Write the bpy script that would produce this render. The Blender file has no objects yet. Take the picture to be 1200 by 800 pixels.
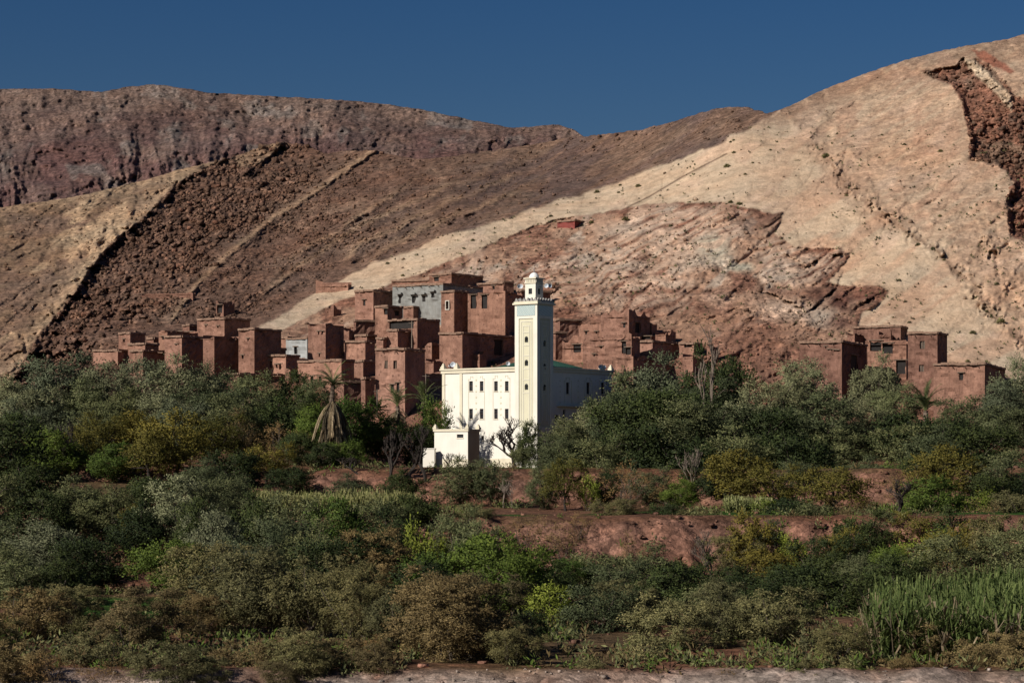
import bpy, bmesh, math, random
import numpy as np
from mathutils import Vector, Matrix

# ------------------------------------------------------------------ camera, sky, sun, exposure
SC = bpy.context.scene
COL = SC.collection
F = 2707.0          # focal length in photograph pixels (1200 wide)
HZ = 548.0          # photograph row of the eye-level horizon

cam_data = bpy.data.cameras.new("camera")
cam_data.sensor_width = 36.0
cam_data.lens = F / 1200.0 * 36.0
cam_data.shift_y = (HZ - 400.0) / 1200.0
cam_data.clip_start = 1.0
cam_data.clip_end = 20000.0
cam = bpy.data.objects.new("camera", cam_data)
cam.location = (0, 0, 0)
cam.rotation_euler = (math.radians(90), 0, 0)
COL.objects.link(cam)
SC.camera = cam

SUN_EL = math.radians(32.0)
SUN_AZ = math.radians(-51.0)     # measured from "behind the camera", negative = to the left
sx, sy, sz = math.sin(SUN_AZ) * math.cos(SUN_EL), -math.cos(SUN_AZ) * math.cos(SUN_EL), math.sin(SUN_EL)
sun_data = bpy.data.lights.new("sun", 'SUN')
sun_data.energy = 5.0
sun_data.angle = math.radians(0.5)
sun_data.color = (1.0, 0.945, 0.87)
sun = bpy.data.objects.new("sun", sun_data)
sun.rotation_euler = Vector((sx, sy, sz)).to_track_quat('Z', 'Y').to_euler()
COL.objects.link(sun)

world = bpy.data.worlds.new("World")
SC.world = world
world.use_nodes = True
wn = world.node_tree
wn.nodes.clear()
w_out = wn.nodes.new('ShaderNodeOutputWorld')
w_bg = wn.nodes.new('ShaderNodeBackground')
w_sky = wn.nodes.new('ShaderNodeTexSky')
w_sky.sky_type = 'NISHITA'
w_sky.sun_disc = False
w_sky.sun_elevation = SUN_EL
w_sky.sun_rotation = math.atan2(sx, sy)
w_sky.altitude = 900.0
w_sky.air_density = 1.0
w_sky.dust_density = 2.0
w_sky.ozone_density = 2.6
w_bg.inputs['Strength'].default_value = 0.05
w_hs = wn.nodes.new('ShaderNodeHueSaturation')      # deep, clear desert-autumn blue
w_hs.inputs['Saturation'].default_value = 1.42
w_hs.inputs['Hue'].default_value = 0.512
w_hs.inputs['Value'].default_value = 0.74
wn.links.new(w_sky.outputs[0], w_hs.inputs['Color'])
wn.links.new(w_hs.outputs[0], w_bg.inputs['Color'])
wn.links.new(w_bg.outputs[0], w_out.inputs['Surface'])

vs = SC.view_settings
vs.view_transform = 'Standard'
vs.look = 'None'
vs.gamma = 1.0
vs.use_curve_mapping = False
vs.exposure = 0.0
SC.cycles.max_bounces = 5
SC.cycles.diffuse_bounces = 1
SC.cycles.transparent_max_bounces = 4

rnd = random.Random(7)

# ------------------------------------------------------------------ helpers
def lin(r, g, b):
    """sRGB 0-255 to linear."""
    f = lambda c: (c / 255 / 12.92) if c / 255 <= 0.04045 else ((c / 255 + 0.055) / 1.055) ** 2.4
    return (f(r), f(g), f(b))

def P(x, y, D):
    """World point seen at photograph pixel x,y at distance D."""
    return Vector(((x - 600.0) * D / F, D, (HZ - y) * D / F))

def XW(x, D):
    return (x - 600.0) * D / F

def _hash(ix, iy, iz, seed):
    n = (ix.astype(np.int64) * 374761393 + iy.astype(np.int64) * 668265263 +
         iz.astype(np.int64) * 2147483647 + seed * 1274126177) & 0xFFFFFFFF
    n = ((n ^ (n >> 13)) * 1274126177) & 0xFFFFFFFF
    n = (n ^ (n >> 16)) * 2246822519 & 0xFFFFFFFF
    n = n ^ (n >> 15)
    return (n & 0xFFFFFF).astype(np.float64) / float(0xFFFFFF)

def vnoise(x, y, seed=0):
    """smooth 2-D value noise in -1..1"""
    x = np.asarray(x, float); y = np.asarray(y, float)
    ix = np.floor(x); iy = np.floor(y)
    fx = x - ix; fy = y - iy
    fx = fx * fx * fx * (fx * (fx * 6 - 15) + 10); fy = fy * fy * fy * (fy * (fy * 6 - 15) + 10)
    z = np.zeros_like(ix)
    a = _hash(ix, iy, z, seed); b = _hash(ix + 1, iy, z, seed)
    c = _hash(ix, iy + 1, z, seed); d = _hash(ix + 1, iy + 1, z, seed)
    return ((a * (1 - fx) + b * fx) * (1 - fy) + (c * (1 - fx) + d * fx) * fy) * 2 - 1

def fbm(x, y, octaves=5, seed=0, gain=0.5, ridged=False):
    s = 0.0; a = 1.0; t = 0.0
    for o in range(octaves):
        n = vnoise(x * 2 ** o + 17.3 * o, y * 2 ** o - 9.1 * o, seed + o)
        if ridged: n = 1 - 2 * np.abs(n)
        s = s + a * n; t += a; a *= gain
    return s / t

def worley(x, y, seed=0):
    """distance to nearest cell point (F1), F2-F1 and the cell's random value"""
    ix = np.floor(x); iy = np.floor(y)
    z = np.zeros_like(ix)
    f1 = np.full(np.shape(x), 9.0); f2 = np.full(np.shape(x), 9.0); cid = np.zeros(np.shape(x))
    for dx in (-1, 0, 1):
        for dy in (-1, 0, 1):
            cx = ix + dx; cy = iy + dy
            px = cx + _hash(cx, cy, z, seed); py = cy + _hash(cx, cy, z, seed + 5)
            d = np.hypot(px - x, py - y)
            v = _hash(cx, cy, z, seed + 9)
            closer = d < f1
            f2 = np.where(closer, f1, np.minimum(f2, d))
            cid = np.where(closer, v, cid)
            f1 = np.where(closer, d, f1)
    return f1, f2 - f1, cid

def facet(x, y, seed=0):
    """broken-rock relief: every cell a flat tilted chip with sharp joints, about -1..1"""
    ix = np.floor(x); iy = np.floor(y); z = np.zeros_like(ix)
    f1 = np.full(np.shape(x), 9.0); val = np.zeros(np.shape(x))
    for dx in (-1, 0, 1):
        for dy in (-1, 0, 1):
            cx = ix + dx; cy = iy + dy
            px = cx + _hash(cx, cy, z, seed); py = cy + _hash(cx, cy, z, seed + 5)
            d = np.hypot(px - x, py - y)
            h = _hash(cx, cy, z, seed + 9)*2 - 1
            tx = _hash(cx, cy, z, seed + 13)*2 - 1; ty = _hash(cx, cy, z, seed + 17)*2 - 1
            v = h*0.6 + tx*(x-px)*1.1 + ty*(y-py)*0.9
            c = d < f1
            val = np.where(c, v, val); f1 = np.where(c, d, f1)
    return val

def sstep(a, b, x):
    t = np.clip((x - a) / (b - a), 0, 1)
    return t * t * (3 - 2 * t)

def polydist(px, py, pts):
    """unsigned distance to a polyline, signed side (+ = right of the walking direction on screen), param"""
    best = np.full(np.shape(px), 1e9); side = np.zeros(np.shape(px)); par = np.zeros(np.shape(px))
    n = len(pts) - 1
    for i in range(n):
        ax, ay = pts[i]; bx, by = pts[i + 1]
        vx, vy = bx - ax, by - ay; L2 = vx * vx + vy * vy + 1e-9
        t = np.clip(((px - ax) * vx + (py - ay) * vy) / L2, 0, 1)
        d = np.hypot(px - ax - t * vx, py - ay - t * vy)
        s = vx * (py - ay) - vy * (px - ax)
        m = d < best
        best = np.where(m, d, best); side = np.where(m, np.sign(s), side); par = np.where(m, (i + t) / n, par)
    return best, side, par

def inside(px, py, poly):
    r = np.zeros(np.shape(px), bool)
    n = len(poly)
    for i in range(n):
        ax, ay = poly[i]; bx, by = poly[(i + 1) % n]
        c = ((ay > py) != (by > py))
        xi = (bx - ax) * (py - ay) / ((by - ay) if by != ay else 1e-9) + ax
        r ^= c & (px < xi)
    return r

def softpoly(px, py, poly, w):
    """1 inside the polygon, 0 outside, with an edge of w pixels"""
    d, _, _ = polydist(px, py, list(poly) + [poly[0]])
    s = np.where(inside(px, py, poly), d, -d)
    return sstep(-w, w, s)

def mesh_np(name, verts, faces, mat=None, cols=None, smooth=False, parent=None, link=True):
    """verts (n,3); faces (m,3|4) int array"""
    verts = np.asarray(verts, dtype=np.float32); faces = np.asarray(faces, dtype=np.int32)
    me = bpy.data.meshes.new(name)
    k = faces.shape[1]
    me.vertices.add(len(verts)); me.vertices.foreach_set('co', verts.ravel())
    me.loops.add(faces.size); me.loops.foreach_set('vertex_index', faces.ravel())
    me.polygons.add(len(faces))
    me.polygons.foreach_set('loop_start', np.arange(0, faces.size, k, dtype=np.int32))
    if smooth: me.polygons.foreach_set('use_smooth', np.ones(len(faces), dtype=bool))
    if cols is not None:
        a = me.color_attributes.new('Col', 'FLOAT_COLOR', 'POINT')
        c4 = np.ones((len(verts), 4), dtype=np.float32); c4[:, :cols.shape[1]] = cols
        a.data.foreach_set('color', c4.ravel())
    me.update(calc_edges=True)
    if mat: me.materials.append(mat)
    if not link: return me
    o = bpy.data.objects.new(name, me); COL.objects.link(o)
    if parent: o.parent = parent
    return o

class MB:
    """collects polygons, links them as one mesh object"""
    def __init__(s): s.v = []; s.f = []; s.mi = []
    def quad(s, a, b, c, d, m=0):
        n = len(s.v); s.v += [tuple(a), tuple(b), tuple(c), tuple(d)]; s.f.append((n, n+1, n+2, n+3)); s.mi.append(m)
    def tri(s, a, b, c, m=0):
        n = len(s.v); s.v += [tuple(a), tuple(b), tuple(c)]; s.f.append((n, n+1, n+2)); s.mi.append(m)
    def box(s, x0, x1, y0, y1, z0, z1, m=0):
        n = len(s.v)
        s.v += [(x0,y0,z0),(x1,y0,z0),(x1,y1,z0),(x0,y1,z0),(x0,y0,z1),(x1,y0,z1),(x1,y1,z1),(x0,y1,z1)]
        for q in ((0,3,2,1),(4,5,6,7),(0,1,5,4),(1,2,6,5),(2,3,7,6),(3,0,4,7)):
            s.f.append(tuple(n+i for i in q)); s.mi.append(m)
    def tube(s, pts, radii, seg=5, cap=True, m=0):
        rings = []
        up = Vector((0.13, 0.27, 1)).normalized()
        for i, p in enumerate(pts):
            p = Vector(p)
            a = Vector(pts[max(i-1, 0)]); b = Vector(pts[min(i+1, len(pts)-1)])
            t = (b - a)
            t = t.normalized() if t.length > 1e-9 else Vector((0,0,1))
            u = t.cross(up); u = u.normalized() if u.length > 1e-4 else Vector((1,0,0))
            w = t.cross(u)
            n = len(s.v)
            for k in range(seg):
                an = 2*math.pi*k/seg
                s.v.append(tuple(p + (u*math.cos(an) + w*math.sin(an))*radii[i]))
            rings.append(n)
        for r in range(len(rings)-1):
            for k in range(seg):
                a0, b0 = rings[r], rings[r+1]; k2 = (k+1) % seg
                s.f.append((a0+k, a0+k2, b0+k2, b0+k)); s.mi.append(m)
        if cap:
            s.f.append(tuple(rings[0]+k for k in reversed(range(seg)))); s.mi.append(m)
            s.f.append(tuple(rings[-1]+k for k in range(seg))); s.mi.append(m)
    def lathe(s, prof, cx=0, cy=0, seg=16, m=0):
        rings = []
        for r, z in prof:
            n = len(s.v)
            for k in range(seg):
                an = 2*math.pi*k/seg; s.v.append((cx + r*math.cos(an), cy + r*math.sin(an), z))
            rings.append(n)
        for i in range(len(rings)-1):
            for k in range(seg):
                k2 = (k+1) % seg
                s.f.append((rings[i]+k, rings[i]+k2, rings[i+1]+k2, rings[i+1]+k)); s.mi.append(m)
        s.f.append(tuple(rings[0]+k for k in reversed(range(seg)))); s.mi.append(m)
        s.f.append(tuple(rings[-1]+k for k in range(seg))); s.mi.append(m)
    def mesh(s, name, mats):
        me = bpy.data.meshes.new(name)
        me.from_pydata(s.v, [], s.f)
        if not isinstance(mats, (list, tuple)): mats = [mats]
        for m in mats: me.materials.append(m)
        if len(mats) > 1: me.polygons.foreach_set('material_index', s.mi)
        me.update()
        return me
    def build(s, name, mats, parent=None, weld=False, smooth=False, bevel=0):
        me = s.mesh(name, mats)
        if weld or bevel:
            bm = bmesh.new(); bm.from_mesh(me)
            bmesh.ops.remove_doubles(bm, verts=bm.verts, dist=0.0005)
            if bevel: bmesh.ops.bevel(bm, geom=bm.edges[:], offset=bevel, segments=1, affect='EDGES')
            bm.to_mesh(me); bm.free()
        if smooth: me.polygons.foreach_set('use_smooth', [True]*len(me.polygons))
        o = bpy.data.objects.new(name, me); COL.objects.link(o)
        if parent: o.parent = parent
        return o

def tag(o, label=None, cat=None, group=None, kind=None):
    if label: o['label'] = label
    if cat: o['category'] = cat
    if group: o['group'] = group
    if kind: o['kind'] = kind
    return o

def empty(name, loc, rz=0.0, label=None, cat=None, group=None):
    o = bpy.data.objects.new(name, None); COL.objects.link(o)
    o.empty_display_size = 0.5
    o.location = loc; o.rotation_euler = (0, 0, rz)
    return tag(o, label, cat, group)

# ------------------------------------------------------------------ materials
def new_mat(name):
    m = bpy.data.materials.new(name); m.use_nodes = True
    nt = m.node_tree; nt.nodes.clear()
    out = nt.nodes.new('ShaderNodeOutputMaterial')
    return m, nt, out

def N(nt, t, **kw):
    n = nt.nodes.new(t)
    for k, v in kw.items(): setattr(n, k, v)
    return n

def noise(nt, vec, scale, detail=4, rough=0.55, dist=0.0):
    n = N(nt, 'ShaderNodeTexNoise')
    n.inputs['Scale'].default_value = scale; n.inputs['Detail'].default_value = detail
    n.inputs['Roughness'].default_value = rough; n.inputs['Distortion'].default_value = dist
    if vec is not None: nt.links.new(vec, n.inputs['Vector'])
    return n.outputs['Fac']

def ramp(nt, fac, stops):
    r = N(nt, 'ShaderNodeValToRGB')
    el = r.color_ramp.elements
    while len(el) > 1: el.remove(el[-1])
    el[0].position = stops[0][0]; el[0].color = (*stops[0][1], 1)
    for p, c in stops[1:]:
        e = el.new(p); e.color = (*c, 1)
    nt.links.new(fac, r.inputs['Fac'])
    return r.outputs['Color']

def mixc(nt, fac, a, b, mode='MIX'):
    m = N(nt, 'ShaderNodeMix', data_type='RGBA', blend_type=mode)
    for sock, v in ((m.inputs[0], fac), (m.inputs[6], a), (m.inputs[7], b)):
        if isinstance(v, (int, float)): sock.default_value = v
        elif isinstance(v, tuple): sock.default_value = (*v, 1)
        else: nt.links.new(v, sock)
    return m.outputs[2]

def math_(nt, op, a, b=None):
    m = N(nt, 'ShaderNodeMath', operation=op)
    for i, v in enumerate((a, b)):
        if v is None: continue
        if isinstance(v, (int, float)): m.inputs[i].default_value = v
        else: nt.links.new(v, m.inputs[i])
    return m.outputs[0]

def g(v): return (v, v, v)

def finish(nt, out, color, rough=0.9, bump=None, bstr=0.5, bdist=0.1, spec=0.2, metallic=0.0):
    b = N(nt, 'ShaderNodeBsdfPrincipled')
    if isinstance(color, tuple): b.inputs['Base Color'].default_value = (*color, 1)
    else: nt.links.new(color, b.inputs['Base Color'])
    b.inputs['Roughness'].default_value = rough
    b.inputs['Specular IOR Level'].default_value = spec
    b.inputs['Metallic'].default_value = metallic
    if bump is not None:
        bn = N(nt, 'ShaderNodeBump')
        bn.inputs['Strength'].default_value = bstr; bn.inputs['Distance'].default_value = bdist
        nt.links.new(bump, bn.inputs['Height']); nt.links.new(bn.outputs[0], b.inputs['Normal'])
    nt.links.new(b.outputs[0], out.inputs['Surface'])

def mat_rock(name, scale=1.0, bstr=0.7, bdist=0.5, cvar=0.35):
    """rock and earth: mesh attribute gives the mineral colour, nodes give grain and fine relief"""
    m, nt, out = new_mat(name)
    a = N(nt, 'ShaderNodeVertexColor', layer_name='Col')
    geo = N(nt, 'ShaderNodeNewGeometry'); pos = geo.outputs['Position']
    n1 = noise(nt, pos, 0.35*scale, 6, 0.62, 0.3)
    n2 = noise(nt, pos, 1.9*scale, 5, 0.7)
    n3 = noise(nt, pos, 0.06*scale, 4, 0.6)
    v = N(nt, 'ShaderNodeTexVoronoi'); v.inputs['Scale'].default_value = 0.9*scale
    nt.links.new(pos, v.inputs['Vector'])
    k = ramp(nt, n1, [(0.3, g(1-cvar)), (0.5, g(1.0)), (0.72, g(1+cvar*0.8))])
    k2 = ramp(nt, n2, [(0.32, g(1-cvar*0.8)), (0.5, g(1.0)), (0.7, g(1+cvar*0.5))])
    c = mixc(nt, 1.0, a.outputs['Color'], k, 'MULTIPLY')
    c = mixc(nt, 1.0, c, k2, 'MULTIPLY')
    warm = ramp(nt, n3, [(0.35, (1.06, 0.97, 0.92)), (0.65, (0.95, 1.0, 1.04))])
    c = mixc(nt, 0.8, c, warm, 'MULTIPLY')
    h = math_(nt, 'ADD', math_(nt, 'MULTIPLY', n1, 1.0), math_(nt, 'MULTIPLY', n2, 0.5))
    # loose stones and chips: cells with their own shade and a raised back
    wob = N(nt, 'ShaderNodeVectorMath', operation='ADD'); nt.links.new(pos, wob.inputs[0])
    nz = N(nt, 'ShaderNodeTexNoise'); nz.inputs['Scale'].default_value = 1.3*scale; nt.links.new(pos, nz.inputs['Vector']); nt.links.new(nz.outputs['Color'], wob.inputs[1])
    for sc_, amt, hh in ((0.55, 0.30, 0.55), (1.5, 0.34, 0.25)):
        v1 = N(nt, 'ShaderNodeTexVoronoi'); v1.inputs['Scale'].default_value = sc_*scale; nt.links.new(wob.outputs[0], v1.inputs['Vector'])
        sep = N(nt, 'ShaderNodeSeparateColor'); nt.links.new(v1.outputs['Color'], sep.inputs[0])
        kk = ramp(nt, sep.outputs[0], [(0.0, g(1-amt)), (0.5, g(1.0)), (1.0, g(1+amt*0.8))])
        ed = ramp(nt, v1.outputs['Distance'], [(0.45, g(1.0)), (0.85, g(0.72))])
        mk = a.outputs['Alpha']
        c = mixc(nt, mk, c, mixc(nt, 1.0, c, mixc(nt, 1.0, kk, ed, 'MULTIPLY'), 'MULTIPLY'))
        hv = math_(nt, 'MULTIPLY', math_(nt, 'SUBTRACT', math_(nt, 'MULTIPLY', sep.outputs[1], 0.8), v1.outputs['Distance']), hh)
        h = math_(nt, 'ADD', h, math_(nt, 'MULTIPLY', hv, mk))
    finish(nt, out, c, 0.95, h, bstr, bdist, 0.1)
    return m

def mat_mud(name, base, dark, scale=1.0, bstr=0.95):
    m, nt, out = new_mat(name)
    geo = N(nt, 'ShaderNodeNewGeometry'); pos = geo.outputs['Position']
    oi = N(nt, 'ShaderNodeObjectInfo')
    mp = N(nt, 'ShaderNodeMapping'); mp.inputs['Scale'].default_value = (1, 1, 0.28)
    nt.links.new(pos, mp.inputs['Vector'])
    streak = noise(nt, mp.outputs[0], 1.6*scale, 5, 0.65)
    n1 = noise(nt, pos, 0.5*scale, 5, 0.6)
    n2 = noise(nt, pos, 4.5*scale, 4, 0.7)
    c = ramp(nt, n1, [(0.3, dark), (0.62, base)])
    k = ramp(nt, streak, [(0.3, g(0.72)), (0.5, g(1.0)), (0.75, g(1.12))])
    c = mixc(nt, 1.0, c, k, 'MULTIPLY')
    k2 = ramp(nt, n2, [(0.3, g(0.75)), (0.55, g(1.0)), (0.75, g(1.15))])
    c = mixc(nt, 1.0, c, k2, 'MULTIPLY')
    v = N(nt, 'ShaderNodeTexVoronoi'); v.inputs['Scale'].default_value = 1.5*scale
    nt.links.new(pos, v.inputs['Vector'])
    chips = ramp(nt, v.outputs['Distance'], [(0.0, g(0.35)), (0.16, g(0.5)), (0.22, g(1.0))])
    c = mixc(nt, 0.75, c, chips, 'MULTIPLY')
    pch = noise(nt, pos, 0.22*scale, 3, 0.5, 1.2)
    c = mixc(nt, ramp(nt, pch, [(0.55, g(0.0)), (0.6, g(0.55))]), c, mixc(nt, 1.0, c, (0.70, 0.68, 0.68), 'MULTIPLY'))
    rk = ramp(nt, oi.outputs['Random'], [(0, (0.86, 0.84, 0.84)), (0.5, (1.0, 1.0, 1.0)), (1, (1.1, 1.08, 1.04))])
    c = mixc(nt, 1.0, c, rk, 'MULTIPLY')
    h = math_(nt, 'ADD', math_(nt, 'MULTIPLY', n2, 0.5), streak)
    finish(nt, out, c, 0.95, h, bstr, 0.12, 0.1)
    return m

def mat_paint(name, base, stain, rough=0.75, amount=0.25, scale=1.0):
    m, nt, out = new_mat(name)
    geo = N(nt, 'ShaderNodeNewGeometry'); pos = geo.outputs['Position']
    mp = N(nt, 'ShaderNodeMapping'); mp.inputs['Scale'].default_value = (1, 1, 0.18)
    nt.links.new(pos, mp.inputs['Vector'])
    s = noise(nt, mp.outputs[0], 1.4*scale, 5, 0.6)
    n2 = noise(nt, pos, 0.7*scale, 4, 0.6)
    f = ramp(nt, s, [(0.42, g(0.0)), (0.8, g(1.0))])
    c = mixc(nt, math_(nt, 'MULTIPLY', f, amount*2), base, stain)
    k = ramp(nt, n2, [(0.3, g(0.94)), (0.7, g(1.03))])
    c = mixc(nt, 1.0, c, k, 'MULTIPLY')
    finish(nt, out, c, rough, noise(nt, pos, 9*scale, 3, 0.6), 0.15, 0.03, 0.3)
    return m

def mat_plain(name, base, rough=0.7, var=0.25, scale=3.0, metallic=0.0):
    m, nt, out = new_mat(name)
    geo = N(nt, 'ShaderNodeNewGeometry'); pos = geo.outputs['Position']
    n1 = noise(nt, pos, scale, 4, 0.6)
    k = ramp(nt, n1, [(0.3, g(1-var)), (0.7, g(1+var))])
    c = mixc(nt, 1.0, base, k, 'MULTIPLY')
    finish(nt, out, c, rough, n1, 0.2, 0.03, 0.3, metallic)
    return m

def mat_leaf(name, c1, c2, c3, trans=0.28, rough=0.6, clump=True, gain=(1.42, 1.33, 1.0)):
    """leaves: hue varies leaf by leaf, clump by clump and tree by tree"""
    c1, c2, c3 = [tuple(v*k for v, k in zip(c, gain)) for c in (c1, c2, c3)]
    m, nt, out = new_mat(name)
    geo = N(nt, 'ShaderNodeNewGeometry'); oi = N(nt, 'ShaderNodeObjectInfo')
    tc = N(nt, 'ShaderNodeTexCoord')
    cl = noise(nt, tc.outputs['Object'], 4.5, 2, 0.5)
    r = math_(nt, 'ADD', math_(nt, 'MULTIPLY', geo.outputs['Random Per Island'], 0.55), math_(nt, 'MULTIPLY', cl, 0.7))
    c = ramp(nt, r, [(0.25, c1), (0.6, c2), (0.95, c3)])
    rk = ramp(nt, oi.outputs['Random'], [(0, (0.62, 0.68, 0.62)), (0.35, (0.95, 0.95, 0.85)), (0.7, (1.18, 1.10, 0.88)), (1, (1.42, 1.40, 1.2))])
    c = mixc(nt, 1.0, c, rk, 'MULTIPLY')
    # leaves of a clump turn outward together
    at = N(nt, 'ShaderNodeVertexColor', layer_name='Col')
    sub = N(nt, 'ShaderNodeVectorMath', operation='SUBTRACT'); nt.links.new(at.outputs['Color'], sub.inputs[0]); sub.inputs[1].default_value = (.5, .5, .5)
    vt = N(nt, 'ShaderNodeVectorTransform', vector_type='VECTOR', convert_from='OBJECT', convert_to='WORLD'); nt.links.new(sub.outputs[0], vt.inputs[0])
    nr = N(nt, 'ShaderNodeVectorMath', operation='NORMALIZE'); nt.links.new(vt.outputs[0], nr.inputs[0])
    gs = N(nt, 'ShaderNodeVectorMath', operation='SCALE'); nt.links.new(geo.outputs['Normal'], gs.inputs[0]); gs.inputs['Scale'].default_value = 0.75
    ad = N(nt, 'ShaderNodeVectorMath', operation='ADD'); nt.links.new(nr.outputs[0], ad.inputs[0]); nt.links.new(gs.outputs[0], ad.inputs[1])
    nn = N(nt, 'ShaderNodeVectorMath', operation='NORMALIZE'); nt.links.new(ad.outputs[0], nn.inputs[0])
    d = N(nt, 'ShaderNodeBsdfPrincipled'); d.inputs['Roughness'].default_value = rough
    d.inputs['Specular IOR Level'].default_value = 0.12
    t = N(nt, 'ShaderNodeBsdfTranslucent')
    nt.links.new(c, d.inputs['Base Color']); nt.links.new(c, t.inputs['Color'])
    if clump: nt.links.new(nn.outputs[0], d.inputs['Normal']); nt.links.new(nn.outputs[0], t.inputs['Normal'])
    mx = N(nt, 'ShaderNodeMixShader'); mx.inputs[0].default_value = trans
    nt.links.new(d.outputs[0], mx.inputs[1]); nt.links.new(t.outputs[0], mx.inputs[2])
    nt.links.new(mx.outputs[0], out.inputs['Surface'])
    return m
# ------------------------------------------------------------------ terrain
M_rock = mat_rock('hill_rock', 1.0, 0.75, 0.6, 0.26)
M_far = mat_rock('far_rock', 0.28, 0.9, 2.2, 0.30)
M_earth = mat_rock('valley_earth', 1.6, 0.8, 0.25, 0.35)

C_light = np.array(lin(216, 190, 160)); C_light2 = np.array(lin(212, 176, 146)); C_brown = np.array(lin(144, 117, 98))
C_brown2 = np.array(lin(120, 98, 88)); C_tan = np.array(lin(162, 133, 107)); C_rubble = np.array(lin(134, 104, 87))
C_pale = np.array(lin(194, 164, 132)); C_debris = np.array(lin(188, 150, 124)); C_red = np.array(lin(154, 112, 92))
C_cream = np.array(lin(220, 188, 162)); C_grey = np.array(lin(208, 186, 164)); C_green = np.array(lin(204, 194, 170))
C_redrock = np.array(lin(116, 82, 70)); C_earth = np.array(lin(152, 112, 94)); C_gravel = np.array(lin(192, 176, 162))

# --- skyline of the near hills, as photograph x -> y
SKY1 = [(-260,262),(-120,250),(0,243),(58,235),(100,228),(135,220),(170,211),(202,201),(235,193),(265,186),(285,180),(310,170),
        (333,167),(360,170),(382,180),(400,177),(438,176),(458,181),(485,186),(503,186),(540,182),(580,176),(638,167),(670,160),
        (688,160),(720,156),(751,152),(787,143),(812,135),(836,128),(855,125),(878,125.5),(884,129),(893,129.5),(896,133),(905,131.5),(926,124),(957,108),(1010,88),(1062,70),
        (1115,57),(1160,50),(1200,41),(1300,22),(1460,0)]
SKY0 = [(-260,112),(-100,106),(0,104),(60,104),(120,108),(150,102),(175,99),(200,101),(240,108),(300,112),(400,117),(450,122),
        (500,130),(560,142),(600,150),(640,147),(655,146),(672,152),(684,160),(720,176),(800,200),(1460,260)]
def interp(tab, x):
    a = np.array(tab, float); return np.interp(x, a[:, 0], a[:, 1])

# --- depth table: columns (photograph x), rows (photograph y)
DX = [-260, 0, 300, 600, 900, 1200, 1460]
DY = [570, 545, 515, 470, 400, 330, 250, 180, 110, 40, -20]
DT = np.array([
 [314, 317, 322, 334, 370, 440, 530, 600, 680, 760, 820],
 [314, 317, 322, 334, 370, 440, 530, 610, 690, 760, 820],
 [314, 317, 322, 332, 362, 425, 515, 620, 690, 760, 820],
 [314, 317, 321, 330, 360, 402, 465, 565, 650, 720, 780],
 [312, 315, 319, 328, 356, 390, 426, 466, 512, 560, 600],
 [312, 315, 319, 328, 354, 382, 412, 442, 476, 514, 550],
 [312, 315, 319, 328, 350, 376, 402, 430, 462, 496, 530]], float)
def depth_base(x, y):
    rows = np.array([np.interp(-y, -np.array(DY), DT[i]) for i in range(len(DX))])
    xi = np.interp(x, DX, np.arange(len(DX)))
    i0 = np.clip(np.floor(xi).astype(int), 0, len(DX)-2); f = xi - i0; f = f*f*(3-2*f)
    idx = np.arange(x.size)
    return rows[i0, idx]*(1-f) + rows[i0+1, idx]*f

# --- features traced from the photograph
RIB1 = [(-10,478),(18,440),(45,396),(86,346),(106,313),(135,282),(171,253),(216,210),(240,197),(265,186)]
RIB1B = [(292,200),(302,192),(318,180),(333,167)]
RIB2 = [(205,372),(234,332),(270,298),(324,254),(360,233),(400,205),(420,190),(438,177)]
RIB3 = [(338,309),(365,290),(400,271),(430,248),(462,226),(500,205)]
RIB4 = [(402,308),(425,288),(460,270),(500,250),(560,225),(640,190)]
RIB5 = [(430,316),(455,292),(500,268),(560,245),(640,208)]
RIB6 = [(352,352),(392,318),(440,288),(500,262),(560,236),(620,212),(690,188)]
RIB7 = [(300,352),(340,322),(372,300),(410,276),(455,250),(520,222),(590,198)]
LIGHT = [(260,412),(308,382),(352,353),(400,328),(440,308),(520,277),(590,257),(640,240),(700,222),(760,200),(800,186),(850,166),
         (893,140),(912,129),(926,110),(957,90),(1010,60),(1115,30),(1460,-80),(1500,520),(1150,520),(900,520),(400,520),(260,450)]
DEBRIS = [(250,420),(312,398),(352,376),(400,352),(458,333),(517,311),(557,295),(611,270),(652,257),(700,250),(732,244),(755,240),(800,237),
          (852,238),(879,244),(905,252),(918,249),(912,262),(908,274),(931,289),(960,291),(985,291),(996,298),(982,318),(968,330),(1000,336),
          (1030,335),(1040,342),(1030,356),(1008,368),(1006,380),(1010,392),(1060,400),(1110,425),(1170,440),(1200,450),(1460,470),(1460,600),(250,600)]
SCAR = [(1078,83),(1095,92),(1115,99),(1124,112),(1131,140),(1136,160),(1136,188),(1150,190),(1167,194),(1180,200),(1188,214),(1180,230),(1180,250),
        (1183,277),(1200,282),(1290,310),(1300,60),(1215,60),(1199,118),(1188,112),(1178,96),(1160,78),(1146,70),(1130,68),(1120,78),(1100,82)]
SCAREDGE = [(1078,83),(1088,95),(1115,99),(1124,112),(1131,140),(1136,160),(1136,190),(1167,194),(1188,214),(1180,230),(1180,250),(1183,277),(1200,282),(1260,300)]
BAND = [(1128,68),(1142,70),(1158,84),(1172,98),(1186,114),(1186,132),(1174,118),(1160,104),(1148,92),(1136,82)]
REDBAND = [(1138,60),(1154,60),(1174,72),(1190,84),(1184,86),(1160,76),(1148,70)]
CREASE1 = [(950,165),(968,183),(984,209),(1010,235),(1062,272),(1094,293),(1136,330),(1152,356),(1173,382),(1196,398),(1230,420)]
CREASE2 = [(1155,282),(1165,300),(1180,330),(1190,345)]
LINE = [(735,243),(760,231),(800,207),(852,180)]
TONGUES = [[(905,345),(926,352),(946,366),(962,352),(978,338),(985,322)],[(925,300),(945,312),(965,300),(992,296)],[(985,350),(1000,362),(1020,350),(1036,342)]]
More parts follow.
